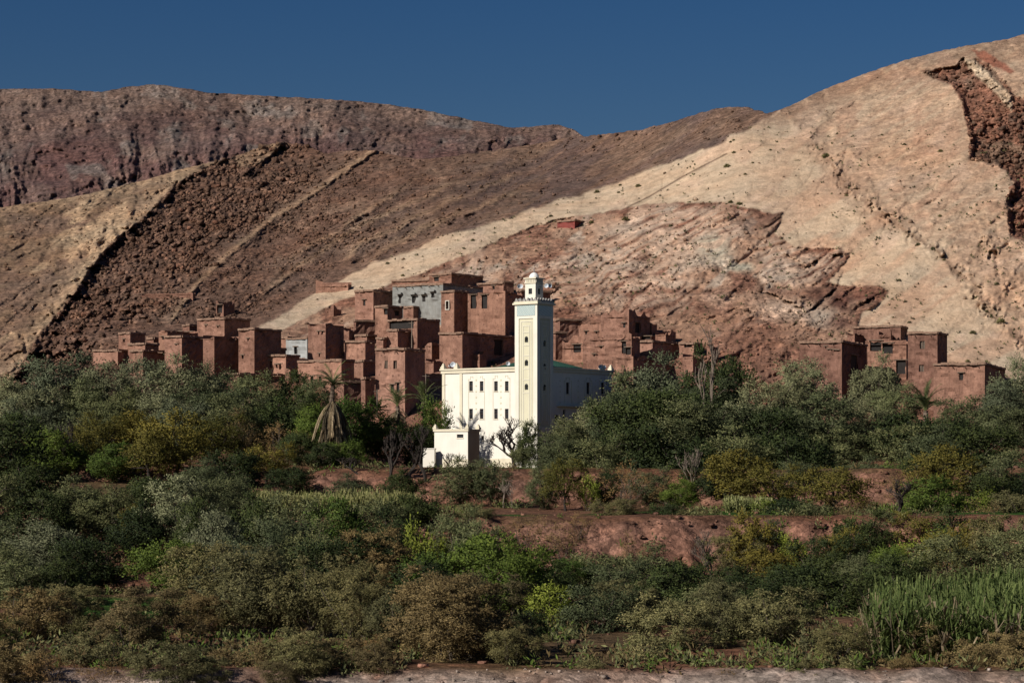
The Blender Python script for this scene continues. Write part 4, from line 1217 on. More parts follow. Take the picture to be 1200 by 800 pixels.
# annexe in front of the mosque
def build_annexe():
    fr = Frame2(548.3, MD-8, 30)
    root = empty('annexe', (fr.c.x, fr.c.y, fr.z(546)), 0, 'low white box room with one small window before the mosque', 'building')
    loc = Vector(root.location)
    def put(mb, name, mats, par=None, **kw):
        mb.v = [tuple(Vector(v)-loc) for v in mb.v]; return mb.build(name, mats, par or root, **kw)
    WL = fr.len_to(509, fr.L); WR = fr.len_to(561.8, fr.R)
    zb = fr.z(552); zt = fr.z(503)
    h = (fr.len_to(543, fr.L), fr.len_to(535.4, fr.L), fr.z(512.6), fr.z(508.6))
    mb = MB(); wall_plane(mb, fr.c, fr.L, fr.nL, WL, zb, zt, [h], 0, depth=0.25); put(mb, 'wall', M_white)
    d_ = fr.c + fr.L*WL + fr.R*WR
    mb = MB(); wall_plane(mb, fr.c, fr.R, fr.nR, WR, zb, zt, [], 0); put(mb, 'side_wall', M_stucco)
    mb = MB(); A = fr.c+fr.L*WL; B = fr.c+fr.R*WR
    V = lambda p, z: Vector((p.x, p.y, z))
    mb.quad(V(A, zb), V(d_, zb), V(d_, zt), V(A, zt)); mb.quad(V(d_, zb), V(B, zb), V(B, zt), V(d_, zt)); put(mb, 'rear_wall', M_white)
    mb = MB(); mb.quad(V(fr.c, zt-.3), V(B, zt-.3), V(d_, zt-.3), V(A, zt-.3)); put(mb, 'roof', M_white)
    mb = MB(); fboxg(mb, fr.c, fr.L, fr.nL, -.12, WL+.12, zt-.22, zt+.06, -.25, .12); put(mb, 'cornice', M_cream)
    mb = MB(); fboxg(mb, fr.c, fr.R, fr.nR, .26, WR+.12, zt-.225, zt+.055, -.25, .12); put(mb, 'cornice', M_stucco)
    mb = MB(); fboxg(mb, fr.c, fr.L, fr.nL, -.04, WL+.04, zb, fr.z(537.5), -.03, .05); put(mb, 'base_band', M_cream)
    mb = MB(); fboxg(mb, fr.c, fr.L, fr.nL, h[0], h[1], h[2], h[3], -.24, -.2); w = put(mb, 'window', M_glass)
    mb = MB(); fboxg(mb, fr.c, fr.L, fr.nL, h[0]-.05, h[1]+.05, h[2]-.12, h[2]-.02, -.02, .06); put(mb, 'sill', M_cream, w)
    for p in (A - fr.L*.1 + fr.R*.1, fr.c + fr.L*.1 + fr.R*.1, B - fr.R*.1 + fr.L*.1):
        m1 = MB()
        for (w_, h0, h1) in ((0.26, 0, 0.24), (0.17, 0.24, 0.44), (0.09, 0.44, 0.6)):
            fboxg(m1, p, fr.L, fr.nL, -w_, w_, zt+.065+h0, zt+.065+h1, -w_, w_)
        put(m1, 'merlon', M_cream)

build_annexe()

def low_wall(xl, xc, xr, yt, yb, D, deg, mat, name, label, cat, thick=None, rough=0.03, cell=0.7, ragged=0.1):
    fr = Frame2(xc, D, deg)
    root = empty(name, (fr.c.x, fr.c.y, fr.z(yb)), 0, label, cat); loc = Vector(root.location)
    WL = fr.len_to(xl, fr.L); WR = thick if thick else fr.len_to(xr, fr.R)
    mb = MB(); zb = fr.z(yb)-1.2; zt = fr.z(yt)
    box_walls(mb, fr, WL, WR, zb, zt, [], [], cell, rough, ragged)
    mb.v = [tuple(Vector(v)-loc) for v in mb.v]; o = mb.build('wall', mat, root, weld=True)
    cp = MB()
    fboxg(cp, fr.c, fr.L, fr.R, -.06, WL+.06, zt-.05, zt+.07, -.06, WR+.06)
    cp.v = [tuple(Vector(v)-loc) for v in cp.v]; cp.build('coping', mat, root)
    return root
def box_walls(mb, fr, WL, WR, zb, zt, hl, hr, cell, rough, ragged, depth=0.35, inner=False, hback=0):
    c = fr.c; A = c+fr.L*WL; B = c+fr.R*WR
    wall_plane(mb, c, fr.L, fr.nL, WL, zb, zt, hl, cell, rough, ragged, depth)
    wall_plane(mb, c, fr.R, fr.nR, WR, zb, zt, hr, cell, rough, ragged, depth)
    wall_plane(mb, A, fr.R, fr.L, WR, zb, zt, [], cell*2, 0, 0)
    wall_plane(mb, B, fr.L, fr.R, WL, zb, zt, [], cell*2, 0, 0)
# ------------------------------------------------------------------ mud village
M_mud = [mat_mud('mud_brick', (0.335, 0.185, 0.132), (0.225, 0.12, 0.086)),
         mat_mud('mud_brick_brown', (0.27, 0.147, 0.107), (0.175, 0.092, 0.067)),
         mat_mud('mud_render_smooth', (0.37, 0.205, 0.148), (0.29, 0.158, 0.114), 0.7, 0.3)]
M_straw = mat_plain('straw_mud_edge', (0.24, 0.15, 0.105), 0.95, 0.35)
M_block = mat_paint('grey_cement_block', (0.25, 0.25, 0.232), (0.12, 0.11, 0.10), 0.9, 0.35, 0.8)
M_blue = mat_paint('pale_blue_wash', (0.36, 0.37, 0.36), (0.28, 0.25, 0.22), 0.9, 0.3)
M_redp = mat_paint('red_paint', (0.22, 0.05, 0.04), (0.13, 0.05, 0.04), 0.8, 0.2)
M_whitetrim = mat_plain('lime_trim', (0.55, 0.50, 0.42), 0.8, 0.1)
M_shutter = mat_plain('weathered_shutter', (0.12, 0.09, 0.07), 0.8, 0.3)

def vd(yb):
    """distance of a village house whose foot shows at photograph row yb"""
    return float(np.interp(yb, [330, 360, 390, 420, 445, 470, 500], [392, 372, 356, 344, 336, 328, 318]))

HG = 'mud houses of the hill village'
def house(xl, xc, xr, yt, yb, label, D=None, deg=40, mat=0, wins=(), rwins=(), ruin=0.0, roofed=True, name='mud_house', cat='house', group=HG, trim=None, below=2.5, rim=0.16):
    """wins: (x centre, y centre, half width px, half height px, 'o' open | 's' shutter | 'w' lime-edged) on the left face, rwins on the right"""
    if D is None or group:
        # stand it where the slope shows at its foot
        xs_ = np.linspace(xl+1, xr-1, 7); fr0 = Frame2(xc, vd(yb), deg)
        off = np.array([(fr0.L*fr0.len_to(q, fr0.L)).y if q < xc else (fr0.R*fr0.len_to(q, fr0.R)).y for q in xs_])
        hd = hill_point(xs_, np.full(7, yb))
        if yb < 480: D = float(np.clip(np.min(hd - off*0.5), np.mean(hd)-9, 500)) - 0.3
    fr = Frame2(xc, D, deg)
    root = empty(name, (fr.c.x, fr.c.y, fr.z(yb)), 0, label, cat, group); loc = Vector(root.location)
    WL = max(fr.len_to(xl, fr.L), 1.0); WR = max(fr.len_to(xr, fr.R), 1.2)
    zb = fr.z(yb) - below; zt = fr.z(yt)
    mt = M_mud[mat] if isinstance(mat, int) else mat
    def proc(ws, d):
        r = []
        for w in ws:
            x, y, hx, hy = w[:4]; ty = w[4] if len(w) > 4 else 'o'
            sg = -1 if d is fr.L else 1
            a = fr.len_to(x - sg*hx, d); b = fr.len_to(x + sg*hx, d)
            a, b = min(a, b), max(a, b)
            p = fr.c + d*((a+b)/2)
            r.append((a, b, fr.z(y+hy, p), fr.z(y-hy, p), ty))
        return r
    hl = proc(wins, fr.L); hr = proc(rwins, fr.R)
    cl = lambda hs, W: [(max(h[0], .05), min(h[1], W-.05), h[2], min(h[3], zt-.06)) for h in hs]
    def put(mb, nm, m, par=None, **kw):
        mb.v = [tuple(Vector(v)-loc) for v in mb.v]; return mb.build(nm, m, par or root, **kw)
    mb = MB()
    box_walls(mb, fr, WL, WR, zb, zt, cl(hl, WL), cl(hr, WR), 0.55, 0.32, max(ruin, 0.26), 0.4)
    # inner faces of the parapet, so that a ragged top shows thickness
    c = fr.c; th = 0.38
    ic = c + fr.L*th + fr.R*th; iA = c + fr.L*(WL-th) + fr.R*th; iB = c + fr.R*(WR-th) + fr.L*th; iD = c + fr.L*(WL-th) + fr.R*(WR-th)
    zr = zt - (0.35 if roofed else 1.5)
    V = lambda p, z: Vector((p.x, p.y, z))
    zi = zt - max(ruin, .26)*0.9
    for p, q in ((ic, iA), (iA, iD), (iD, iB), (iB, ic)):
        mb.quad(V(q, zr), V(p, zr), V(p, zi), V(q, zi))
    for p, q, r_, s_ in ((c, c+fr.L*WL, iA, ic), (c+fr.L*WL, c+fr.L*WL+fr.R*WR, iD, iA), (c+fr.L*WL+fr.R*WR, c+fr.R*WR, iB, iD), (c+fr.R*WR, c, ic, iB)):
        mb.quad(V(p, zi), V(q, zi), V(r_, zi), V(s_, zi))
    put(mb, 'wall', mt, weld=True)
    rb = MB(); rb.quad(V(ic, zr), V(iB, zr), V(iD, zr), V(iA, zr)); 
    put(rb, 'roof', mt if not roofed else M_straw)
    if roofed and ruin < 0.25:
        rm = MB(); n = 0
        def edge(p0, u, W, nn):
            k = max(2, int(W/0.9))
            for i in range(k):
                a = W*i/k; b = W*(i+1)/k; r1 = random.Random(int((p0.x+a)*131+i))
                h = 0.10 + 0.09*r1.random(); pr = rim*(0.6+0.8*r1.random()); dz = 0.12*(r1.random()-.5)
                fboxg(rm, p0, u, nn, a-.02, b+.02-.041, zt-0.16+dz, zt+h+dz, -0.36, pr)
        edge(c, fr.L, WL, fr.nL); edge(c, fr.R, WR, fr.nR)
        edge(c+fr.L*WL, fr.R, WR, fr.L); edge(c+fr.R*WR, fr.L, WL, fr.R)
        put(rm, 'roof_edge', M_straw)
    for hs, d, nn, W in ((hl, fr.L, fr.nL, WL), (hr, fr.R, fr.nR, WR)):
        for (a, b, z0, z1, ty) in hs:
            a = max(a, .05); b = min(b, W-.05); z1 = min(z1, zt-.06)
            m1 = MB(); fboxg(m1, c, d, nn, a, b, z0, z1, -.39, -.34)
            big = (b-a)*(z1-z0) > 2.2
            w = put(m1, 'doorway' if big else 'window', M_shutter if ty == 's' else M_dark)
            if ty == 'w':
                m2 = MB(); t = .14
                for q in ((a-t, a-.004, z0-t, z1+t), (b+.004, b+t, z0-t, z1+t), (a-.004, b+.004, z1+.004, z1+t), (a-.004, b+.004, z0-t, z0-.004)): fboxg(m2, c, d, nn, *q, -.05, .05)
                put(m2, 'frame', M_whitetrim, w)
            elif ty == 's':
                m2 = MB(); t = .06
                for q in ((a, a+t, z0, z1), (b-t, b, z0, z1), ((a+b)/2-t/2, (a+b)/2+t/2, z0, z1)): fboxg(m2, c, d, nn, *q, -.33, -.24)
                put(m2, 'frame', M_wood, w)
            elif ty == 'h':
                m2 = MB(); fboxg(m2, c, d, nn, a-.3, b+.3, z1+.25, z1+.5, -.02, .45); put(m2, 'hood', mt, w)
            else:
                m2 = MB(); fboxg(m2, c, d, nn, a-.25, b+.25, z1+.02, z1+.14, -.1, .04); put(m2, 'lintel', M_wood, w)
    # beam ends under the roof line
    if roofed and WL > 4 and (zt-zb) > 8:
        r1 = random.Random(int(xc*7)); k = int(WL/1.6)
        for i in range(min(k, 7)):
            u = WL*(i+.6)/(k+.2) + r1.uniform(-.2, .2); L_ = r1.uniform(.15, .4)
            p = c + fr.L*u; z = zt-0.42
            m2 = MB(); m2.tube([V(p - fr.nL*.1, z), V(p + fr.nL*L_, z)], [.07, .06], 5); put(m2, 'roof_beam', M_wood)
    return fr, root

H = house
# far left cluster
H(109,138,150,410,425,'low mud house at the far left edge of the village, half behind trees',mat=2,deg=30,D=338)
H(139,152.5,170,389.8,420,'slim square mud tower at the left end of the village',deg=40,D=342,wins=[(145,399,1,1.8)])
H(150,170,186,402.5,424,'low mud house with a pale straw roof right of the slim left tower',D=346,deg=35)
H(152.5,167.5,196,410.5,436,'small lit mud cube with a dark flank in front of the slim left tower',D=334,deg=38)
H(186,196,232,386.3,412,'narrow upper mud house with broken parapet in the left cluster',D=352,ruin=0.35,wins=[(190,396,1.3,1.8)])
H(193,213,246,393.8,437,'mud house with one bright smooth wall and long black flank in the left cluster',D=338,deg=33,mat=2,wins=[(206,404,.8,.8)])
H(197,228,240,387,396,'roofless mud storey with dark gaps behind the bright-walled left house',D=350,ruin=0.5,roofed=False,wins=[(207,391,6,2.6),(221,391,4,2.2)])
H(238,251,283,392,440,'ruined mud house with black side and crumbling top, left of the tall pale tower',D=342,ruin=0.7,roofed=False,mat=1)
H(231,263,293,372.6,394,'wide low mud house standing highest in the left cluster',D=362,deg=36,wins=[(241,382,.8,1.2),(255,383,.8,1.2)])
H(279.5,298,329.5,385,440,'tall battered mud house with black flank under the low highest house',D=340,deg=38,wins=[(284,418,1.3,2),(290,398,.8,1.5)])
H(296,305.5,335,407.5,437,'narrow lit house front against the tall battered house',D=334,deg=38)
H(309.5,335,351,416,440,'mud cube with three small dark windows left of the long low wall',D=330,deg=30,mat=2,wins=[(316.5,427,1.2,4),(323.5,429,.9,2.2),(328,429.5,1.2,3.2)])
H(335,360,366,396,418,'small house washed pale blue-grey with one dark window',D=346,deg=25,mat=M_blue,wins=[(346,410.5,1.6,4.2)],rim=.08)
H(329,337,352,395,410,'brown wall corner beside the pale blue house',D=348,deg=40)
H(262,280,337,437.5,450,'long low dark house with a thin roof below the left cluster',D=326,deg=48,mat=1)
H(334,340,349,431,446,'rounded mud buttress block beside the long low dark house',D=326,ruin=.3,roofed=False)
H(349,400,415,421.8,456,'broad smooth mud house with three low windows above the palm',D=332,deg=28,mat=2,wins=[(356,445,1.3,3.2),(365.5,445,1.7,4.2),(374.5,444,1.2,3)])
H(361,381.5,403,378.2,426,'tall pitted mud tower left of the terraced houses',D=346,deg=36,wins=[(373,390,.9,2),(377,390,.9,2),(374,416,.8,2)],ruin=.3)
H(382,396,405,384,395,'crumbling mud wall stub behind the tall pitted tower',D=362,ruin=.9,roofed=False)
# centre
H(416,437.5,461,340,376,'square pink mud house with one dark window at the top left of the centre',D=372,deg=36,mat=2,wins=[(426,354.6,1.3,3.4)])
H(460,519.2,566,332,372,'long grey cement-block house with four hooded windows',D=378,deg=34,mat=M_block,wins=[(468,351,1.7,4.4,'h'),(484.2,351,1.7,4,'h'),(495.6,350,1.7,3.2,'h'),(506.8,346,1.7,2.4,'h')],rim=.05,name='block_house')
H(503,529,566,320.2,336,'grey-brown upper storey standing on the cement-block house',D=392,deg=34,mat=1,wins=[(511,327,3,2.4)],rim=.12)
H(459,503,506,327.6,336,'low red-brown parapet wall behind the cement-block house',D=394,deg=24,mat=0,ruin=.12)
H(560,590,601,331,345,'brown mud storey at the top behind the twin-window house',D=388,deg=32,wins=[(578,337,1.4,2)])
H(583,590,602,329.5,346,'dark narrow top house left of the minaret lantern',D=384,deg=60,mat=1)
H(606,611,645,340.5,356,'dark house top showing on both sides of the minaret lantern',D=380,deg=60,mat=1)
H(416,430,441,392.5,402,'tiny mud box under the terraced houses',D=350,deg=35)
H(417,420,430,367,376,'tiny dark mud shed below the square pink house',D=368,deg=62)
H(414.5,417,441,375.5,396,'black-sided mud house with a thin roof below the square pink house',D=362,deg=66,mat=1)
H(439.5,454,472,358.6,395,'stepped mud house with a black corner opening',D=362,deg=36,wins=[(451.5,365,2.2,3.4)],rwins=[(466,367,3,3)])
H(472.5,484.3,507.5,359.3,376,'mud cube with dark flank just under the cement-block house',D=366,deg=36)
H(454,489,515.3,373.6,404,'mud house with a long dark loggia under its roof',D=358,deg=40,mat=0,wins=[(470,380.5,14,4.6)])
H(454,466,484,386.5,409,'small mud house with a pole against its dark side, before the loggia',D=351,deg=38)
H(404,428,439.5,399.8,424,'low smooth mud cube left of the two-window house',D=346,deg=28,mat=2)
H(440,474.5,498,408.3,476,'tall smooth mud house with two square shuttered windows above two arched black ones',D=338,deg=26,mat=2,wins=[(451.8,427,2,4.6,'s'),(462.8,427,2,4.6,'s'),(459.2,455,1.8,4.6),(465.9,454,1.8,5.6)])
H(470,519,535,435.5,482,'cracked mud house front beside the white mosque with one tiny window',D=336,deg=20,mat=2,ruin=.3,wins=[(480.5,456.5,1.2,2.2)])
H(413.5,425.5,440,422.5,440,'small mud box with a black side above the dark courtyard',D=340,deg=34)
H(396,403,438.5,446.5,480,'low dark mud house behind the palm',D=328,deg=60,mat=1)
H(424,428,439,443,480,'dark doorway wall beside the tall smooth house',D=327,deg=50,mat=1)
H(517,532.2,548.6,340.8,392,'tall mud tower with a lime-framed window right of the cement-block house',D=362,deg=36,mat=0,wins=[(524.2,357.5,1.6,4.6,'w')])
H(548.2,592,612,341,390,'mud house with two tall open windows on its top floor',D=366,deg=22,mat=0,wins=[(554.5,353.5,3.2,8),(567.3,353.5,3.2,8)],ruin=.25)
H(515,541.7,603,389.8,424,'low wide mud house with a thin slab roof left of the minaret',D=350,deg=36,mat=0,rwins=[(585,407,5,9)])
H(535,545,553,412,432,'broken mud pillar wall behind the mosque roof',D=336,ruin=1.2,roofed=False)
H(552,562,570,411,432,'second broken mud pillar wall nearer the minaret',D=335,ruin=1.4,roofed=False)
# small stepped pieces between the larger houses
H(441,449,456,396,410,'tiny mud step house between the loggia house and the tall smooth one',D=352,deg=34,mat=0)
H(498,506,516,402,424,'low crumbled mud wall between the loggia house and the slab-roofed one',D=346,deg=30,mat=0,ruin=.5,roofed=False)
H(499,508,519,420,440,'broken mud wall stub against the mosque roof corner',D=340,deg=30,mat=1,ruin=.7,roofed=False)
H(268,276,284,398,412,'low mud step in front of the black flank of the ruined left house',D=348,deg=38,mat=1,ruin=.3)
H(214,222,232,380.5,390,'low mud hut at the left foot of the highest left house',D=362,deg=34,mat=1)
H(318,326,337,396,409,'low mud roof step behind the narrow lit house front',D=352,deg=36,mat=1)
H(403,409,417,384,401,'crumbling lit mud wall beside the pitted tower',D=356,deg=30,mat=0,ruin=.6,roofed=False)
H(172,180,190,396,406,'low brown mud room between the slim tower and the narrow upper house',D=352,deg=34,mat=1,ruin=.2)
# right of the minaret
H(664,676,686,384,398,'small mud room over the crumbled ruin, right of the minaret',D=362,deg=26,mat=0,ruin=.3,wins=[(670,390,1,1.4)])
H(690,702,712,396,410,'ragged mud wall step above the mosque roof centre',D=360,deg=20,mat=2,ruin=.5,roofed=False)
H(768,780,792,388,404,'small broken mud wall behind the smooth cube with the black flank',D=358,deg=24,mat=0,ruin=.7,roofed=False)
H(742,754,766,418,436,'lower mud wall step under the smooth cube',D=344,deg=20,mat=0,ruin=.4,wins=[(748,426,1,1.5)])
H(800,812,824,414,436,'eroded mud wall at the right end of the upper village',D=346,deg=22,mat=0,ruin=.8,roofed=False)
H(1030,1044,1056,388,404,'ragged broken wall between the long upper storey and the two-window tower',D=354,deg=20,mat=0,ruin=1.0,roofed=False)
H(650,656,682,374,402,'black-sided mud house just right of the minaret',D=364,deg=66,mat=1)
H(677,704,712,376.5,398,'mud wall with two small holes behind the right half of the mosque',D=366,deg=18,wins=[(686.5,390,1.2,2.2),(698.7,389.5,1.1,1.2)],ruin=.25)
H(647,651,664,389,420,'dark mud house edge touching the minaret on its right',D=354,deg=62,mat=1)
H(659,683,690,398,422,'crumbled mud ruin with a black hole over the green roof',D=350,ruin=1.4,roofed=False,deg=24,wins=[(676,408,4.5,4.5)])
H(683,740,750,392,440,'great cracked mud wall above the mosque flat roof',D=352,deg=16,ruin=.8,roofed=False,mat=0,wins=[(704,407,1,1.4),(696,416,.9,1.2),(731,407,2.6,7),(736,411,3,4)])
H(704,737,761.5,365,400,'broken-topped mud tower, highest on the right of the minaret',D=366,deg=34,mat=0,ruin=.9,roofed=False,wins=[(730.5,381,1.3,2.8)],rwins=[(748,384,3,6)])
H(751,764,770,378,392,'small lit mud screen wall before the broken-topped tower',D=358,deg=20,ruin=.3)
H(726,763,768,392,400,'open mud frame with black gaps under the broken-topped tower',D=356,deg=20,roofed=False,ruin=.2,wins=[(757,395.8,5.5,1.8)])
H(740,764.7,795.5,399.6,420,'smooth mud cube with a wide black flank above the big olive',D=350,deg=34,mat=2)
H(796,813,822,402,418,'small mud shed with a dark slot under its roof',D=350,deg=25,wins=[(806,405,4.5,1.8)])
H(717,742,800,417.5,462,'lower cracked mud wall right of the mosque corner',D=341,deg=18,ruin=.4,roofed=False,mat=0,wins=[(729.5,453,1.8,2.6)])
H(716,731,736,432,462,'red mud house corner with a dark door beside the mosque',D=333,deg=20,wins=[(729,453.5,2,3)],ruin=.2)
H(829,834,842,403,425,'dark mud doorway post beside the bare tree',D=352,deg=50,mat=1,ruin=.5)
# right group
H(937,986.5,1016,399.8,466,'tall ruined house at the left of the right-hand group with a row of small holes',D=344,deg=26,mat=1,ruin=.15,wins=[(971,410,.8,.8),(974.5,410.3,.8,.8),(978,410.6,.8,.8),(981.3,411,.8,.8),(967.5,407,.7,1.2)],rwins=[(1002,432,4,16)])
H(1000,1055.5,1063.5,382,402,'long upper mud storey at the back of the right-hand group',D=358,deg=20,mat=1,ruin=.15,wins=[])
H(993,1001.5,1012,390,410,'mud wall end left of the long upper storey',D=354,deg=25,mat=1,ruin=.3,roofed=False)
H(1014,1062,1066,398,440,'broken open mud house with black gaps between the two towers of the right group',D=350,deg=16,mat=0,ruin=.8,roofed=False,wins=[(1026,402,6.5,9),(1040,408,6,6),(1056,430,6,8)])
H(1064,1098.5,1110,389.3,470,'tall square mud tower with two windows one above the other at the right',D=343,deg=24,mat=1,wins=[(1080.6,404,2.9,4.6,'s'),(1079.5,431.3,2.9,4,'s')])
H(1094,1154,1178,425.8,476,'low thin-roofed mud house with one square window right of the two-window tower',D=337,deg=20,mat=0,wins=[(1126,441,2.2,4.2)])
H(1050,1094,1100,445,480,'stone-footed mud wall below the two-window tower',D=334,deg=14,mat=0,ruin=.3)
H(1193,1212,1225,499,540,'red mud hut cut off by the right edge above the terraces',D=300,deg=20,mat=0,wins=[(1201,510,2,5)],below=2)
# lone things on the hill
def lone(xl, xc, xr, yt, yb, label, mat, deg=40, **kw):
    D = float(hill_point((xl+xr)/2, yb)[0]) - 1.0
    return H(xl, xc, xr, yt, yb, label, D=D, deg=deg, mat=mat, group=None, below=1.5, **kw)
lone(653,673.5,688,258.2,267,'small lone red building on the pale slope above the village',M_redp,32,rim=.08)
lone(166,226,229,342.8,350.5,'long low ruined wall across the boulder slope above the left cluster',1,14,ruin=.35,roofed=False,name='ruined_wall',cat='wall')
lone(253,262,275,353,369,'small roofless dark ruin among the boulders at left',1,50,ruin=.9,roofed=False,name='ruin',cat='ruin',wins=[(257,362,3,5)])
lone(370,408,412,329.5,342,'broken stone wall on the ridge above the village left of the cement house',0,12,ruin=1.0,roofed=False,name='ruined_wall',cat='wall')
lone(385,391,400,358,370,'small stone ruin on the bare slope left of the square pink house',0,35,ruin=1.0,roofed=False,name='ruin',cat='ruin')
low_wall(489.5, 497, 512, 512.5, 534, 292, 10, M_mud[0], 'garden_wall', 'red mud garden wall left of the small white annexe', 'wall', thick=.5)
low_wall(495.5, 509, 512, 525.5, 541, 283, 16, M_white, 'garden_wall', 'low cream wall stub at the left foot of the annexe', 'wall', thick=.6)
low_wall(640.5, 650.5, 662, 494.5, 510, 294, 36, M_cream, 'stair_block', 'cream stair block at the foot of the shaded mosque side', 'wall')

# poles and wires
def pole(x, yt, yb, D, label, lean=0.0, r=.09):
    a = P(x, yb, D); b = P(x+lean, yt, D)
    root = empty('utility_pole', a, 0, label, 'pole', 'wooden utility poles in the village')
    m = MB(); m.tube([(0, 0, -1.5), tuple((b-a)*.5), tuple(b-a)], [r, r*.9, r*.75], 6); m.build('post', M_pole, root)
    m = MB(); t = b-a; m.tube([(t.x-.5, 0, t.z-.3), (t.x+.5, 0, t.z-.3)], [.05, .05], 4); m.build('crossarm', M_pole, root)
    return b
p1 = pole(442, 456, 476, 325, 'leaning wooden pole at the left edge of the tall smooth house')
p2 = pole(499, 438, 468, 325, 'thin pole before the cracked house beside the mosque')
p3 = pole(482.6, 376, 407, 345, 'tall pole against the dark flank of the loggia house')
def wire(a, b, sag, label):
    m = MB(); pts = []
    for i in range(13):
        t = i/12; q = a.lerp(b, t); q.z -= sag*4*t*(1-t); pts.append(tuple(q - a))
    m.tube(pts, [.022]*13, 3)
    o = m.build('wire', M_dark); o.location = a; tag(o, label, 'wire')
wire(p1, p2, .7, 'thin black wire sagging between the two lower poles')
wire(p2, P(519, 460, 322), .3, 'thin black wire from the thin pole to the mosque edge')

# raised earth and rubble between the houses
def rubble(name, spots, label):
    me_list = []
    r1 = random.Random(5)
    V = []; Fc = []; Cc = []
    pts = [(x + r1.uniform(-hx, hx), y + r1.uniform(-hy, hy), s) for (x, y, hx, hy, n, s, D0) in spots for i in range(n)]
    Ds = hill_point([p[0] for p in pts], [p[1] for p in pts])
    for (px, py, s), D in zip(pts, Ds):
        if 1:
            D = float(D) - .1; c = P(px, py, D); sc = s*0.3*r1.uniform(.4, 1.7)
            base = len(V)
            bm_v = [(-1,-1,-1),(1,-1,-1),(1,1,-1),(-1,1,-1),(-.7,-.7,1),(.7,-.7,1),(.7,.7,1),(-.7,.7,1)]
            rot = Matrix.Rotation(r1.uniform(0, 6.3), 3, 'Z') @ Matrix.Rotation(r1.uniform(-.6, .6), 3, 'X')
            for v in bm_v:
                w = rot @ Vector((v[0]*r1.uniform(.6, 1.1), v[1]*r1.uniform(.6, 1.1), v[2]*r1.uniform(.4, .9)))*sc; V.append(tuple(c + w))
                Cc.append(tuple(C_red*r1.uniform(.7, 1.15)))
            for q in ((0,3,2,1),(4,5,6,7),(0,1,5,4),(1,2,6,5),(2,3,7,6),(3,0,4,7)): Fc.append([base+k for k in q])
    o = mesh_np(name, V, Fc, M_rock, np.array(Cc)); tag(o, label, None, kind='stuff'); return o
rubble('rubble', [(400,392,18,10,110,.5,350),(505,404,12,8,90,.55,346),(555,424,30,6,120,.6,338),(500,412,14,10,60,.6,342),(690,410,14,12,70,.5,350),
                  (757,392,12,5,50,.4,358),(430,408,6,6,40,.35,348),(880,470,40,10,80,.5,322),(735,418,12,8,40,.4,348),(230,405,20,8,60,.5,340),(600,430,8,4,30,.4,334),
                  (1025,425,30,15,60,.4,345)],
       'broken mud and stone rubble lying between the village houses')
# ------------------------------------------------------------------ vegetation
L_ = {
 'silver': mat_leaf('silver_olive_leaf', (0.055, 0.068, 0.052), (0.105, 0.12, 0.095), (0.20, 0.215, 0.18), 0.15),
 'olive': mat_leaf('olive_leaf', (0.030, 0.040, 0.026), (0.066, 0.082, 0.052), (0.15, 0.165, 0.115), 0.18),
 'dark': mat_leaf('dark_leaf', (0.014, 0.022, 0.012), (0.028, 0.042, 0.020), (0.055, 0.072, 0.034), 0.2),
 'green': mat_leaf('green_leaf', (0.035, 0.06, 0.018), (0.065, 0.105, 0.03), (0.12, 0.17, 0.05), 0.3),
 'lime': mat_leaf('lime_leaf', (0.07, 0.10, 0.02), (0.13, 0.17, 0.04), (0.20, 0.24, 0.07), 0.3),
 'gold': mat_leaf('yellowing_leaf', (0.06, 0.062, 0.02), (0.105, 0.098, 0.032), (0.17, 0.15, 0.05), 0.3),
 'tam': mat_leaf('tamarisk_spray', (0.040, 0.044, 0.026), (0.088, 0.090, 0.058), (0.19, 0.18, 0.12), 0.2),
 'tamb': mat_leaf('brown_tamarisk_spray', (0.050, 0.042, 0.028), (0.115, 0.092, 0.062), (0.21, 0.168, 0.115), 0.2),
 'dry': mat_leaf('dry_leaf', (0.08, 0.055, 0.036), (0.14, 0.095, 0.062), (0.20, 0.145, 0.095), 0.2),
 'palm': mat_leaf('palm_leaf', (0.04, 0.06, 0.035), (0.07, 0.095, 0.055), (0.13, 0.15, 0.10), 0.15, 0.45, clump=False),
 'straw': mat_leaf('dead_palm_leaf', (0.09, 0.07, 0.05), (0.19, 0.145, 0.10), (0.33, 0.26, 0.19), 0.1, clump=False, gain=(1, 1, 1)),
 'reed': mat_leaf('reed_blade', (0.05, 0.07, 0.028), (0.10, 0.14, 0.058), (0.21, 0.24, 0.12), 0.25, clump=False),
 'maize': mat_leaf('pale_crop_blade', (0.11, 0.13, 0.05), (0.20, 0.21, 0.095), (0.33, 0.32, 0.18), 0.25, clump=False, gain=(1, 1, 1)),
 'grass': mat_leaf('grass_blade', (0.03, 0.07, 0.012), (0.05, 0.11, 0.02), (0.09, 0.16, 0.04), 0.3, clump=False),
}
M_bark = mat_plain('bark', (0.10, 0.078, 0.060), 0.95, 0.35, 6)
M_palebark = mat_plain('pale_bark', (0.20, 0.155, 0.12), 0.9, 0.3, 6)
M_darkbark = mat_plain('dark_bark', (0.035, 0.027, 0.022), 0.95, 0.35, 6)
M_palmbark = mat_plain('palm_bark', (0.15, 0.11, 0.08), 0.95, 0.4, 8)

def unit(v): return v/np.maximum(np.linalg.norm(v, axis=-1, keepdims=True), 1e-9)

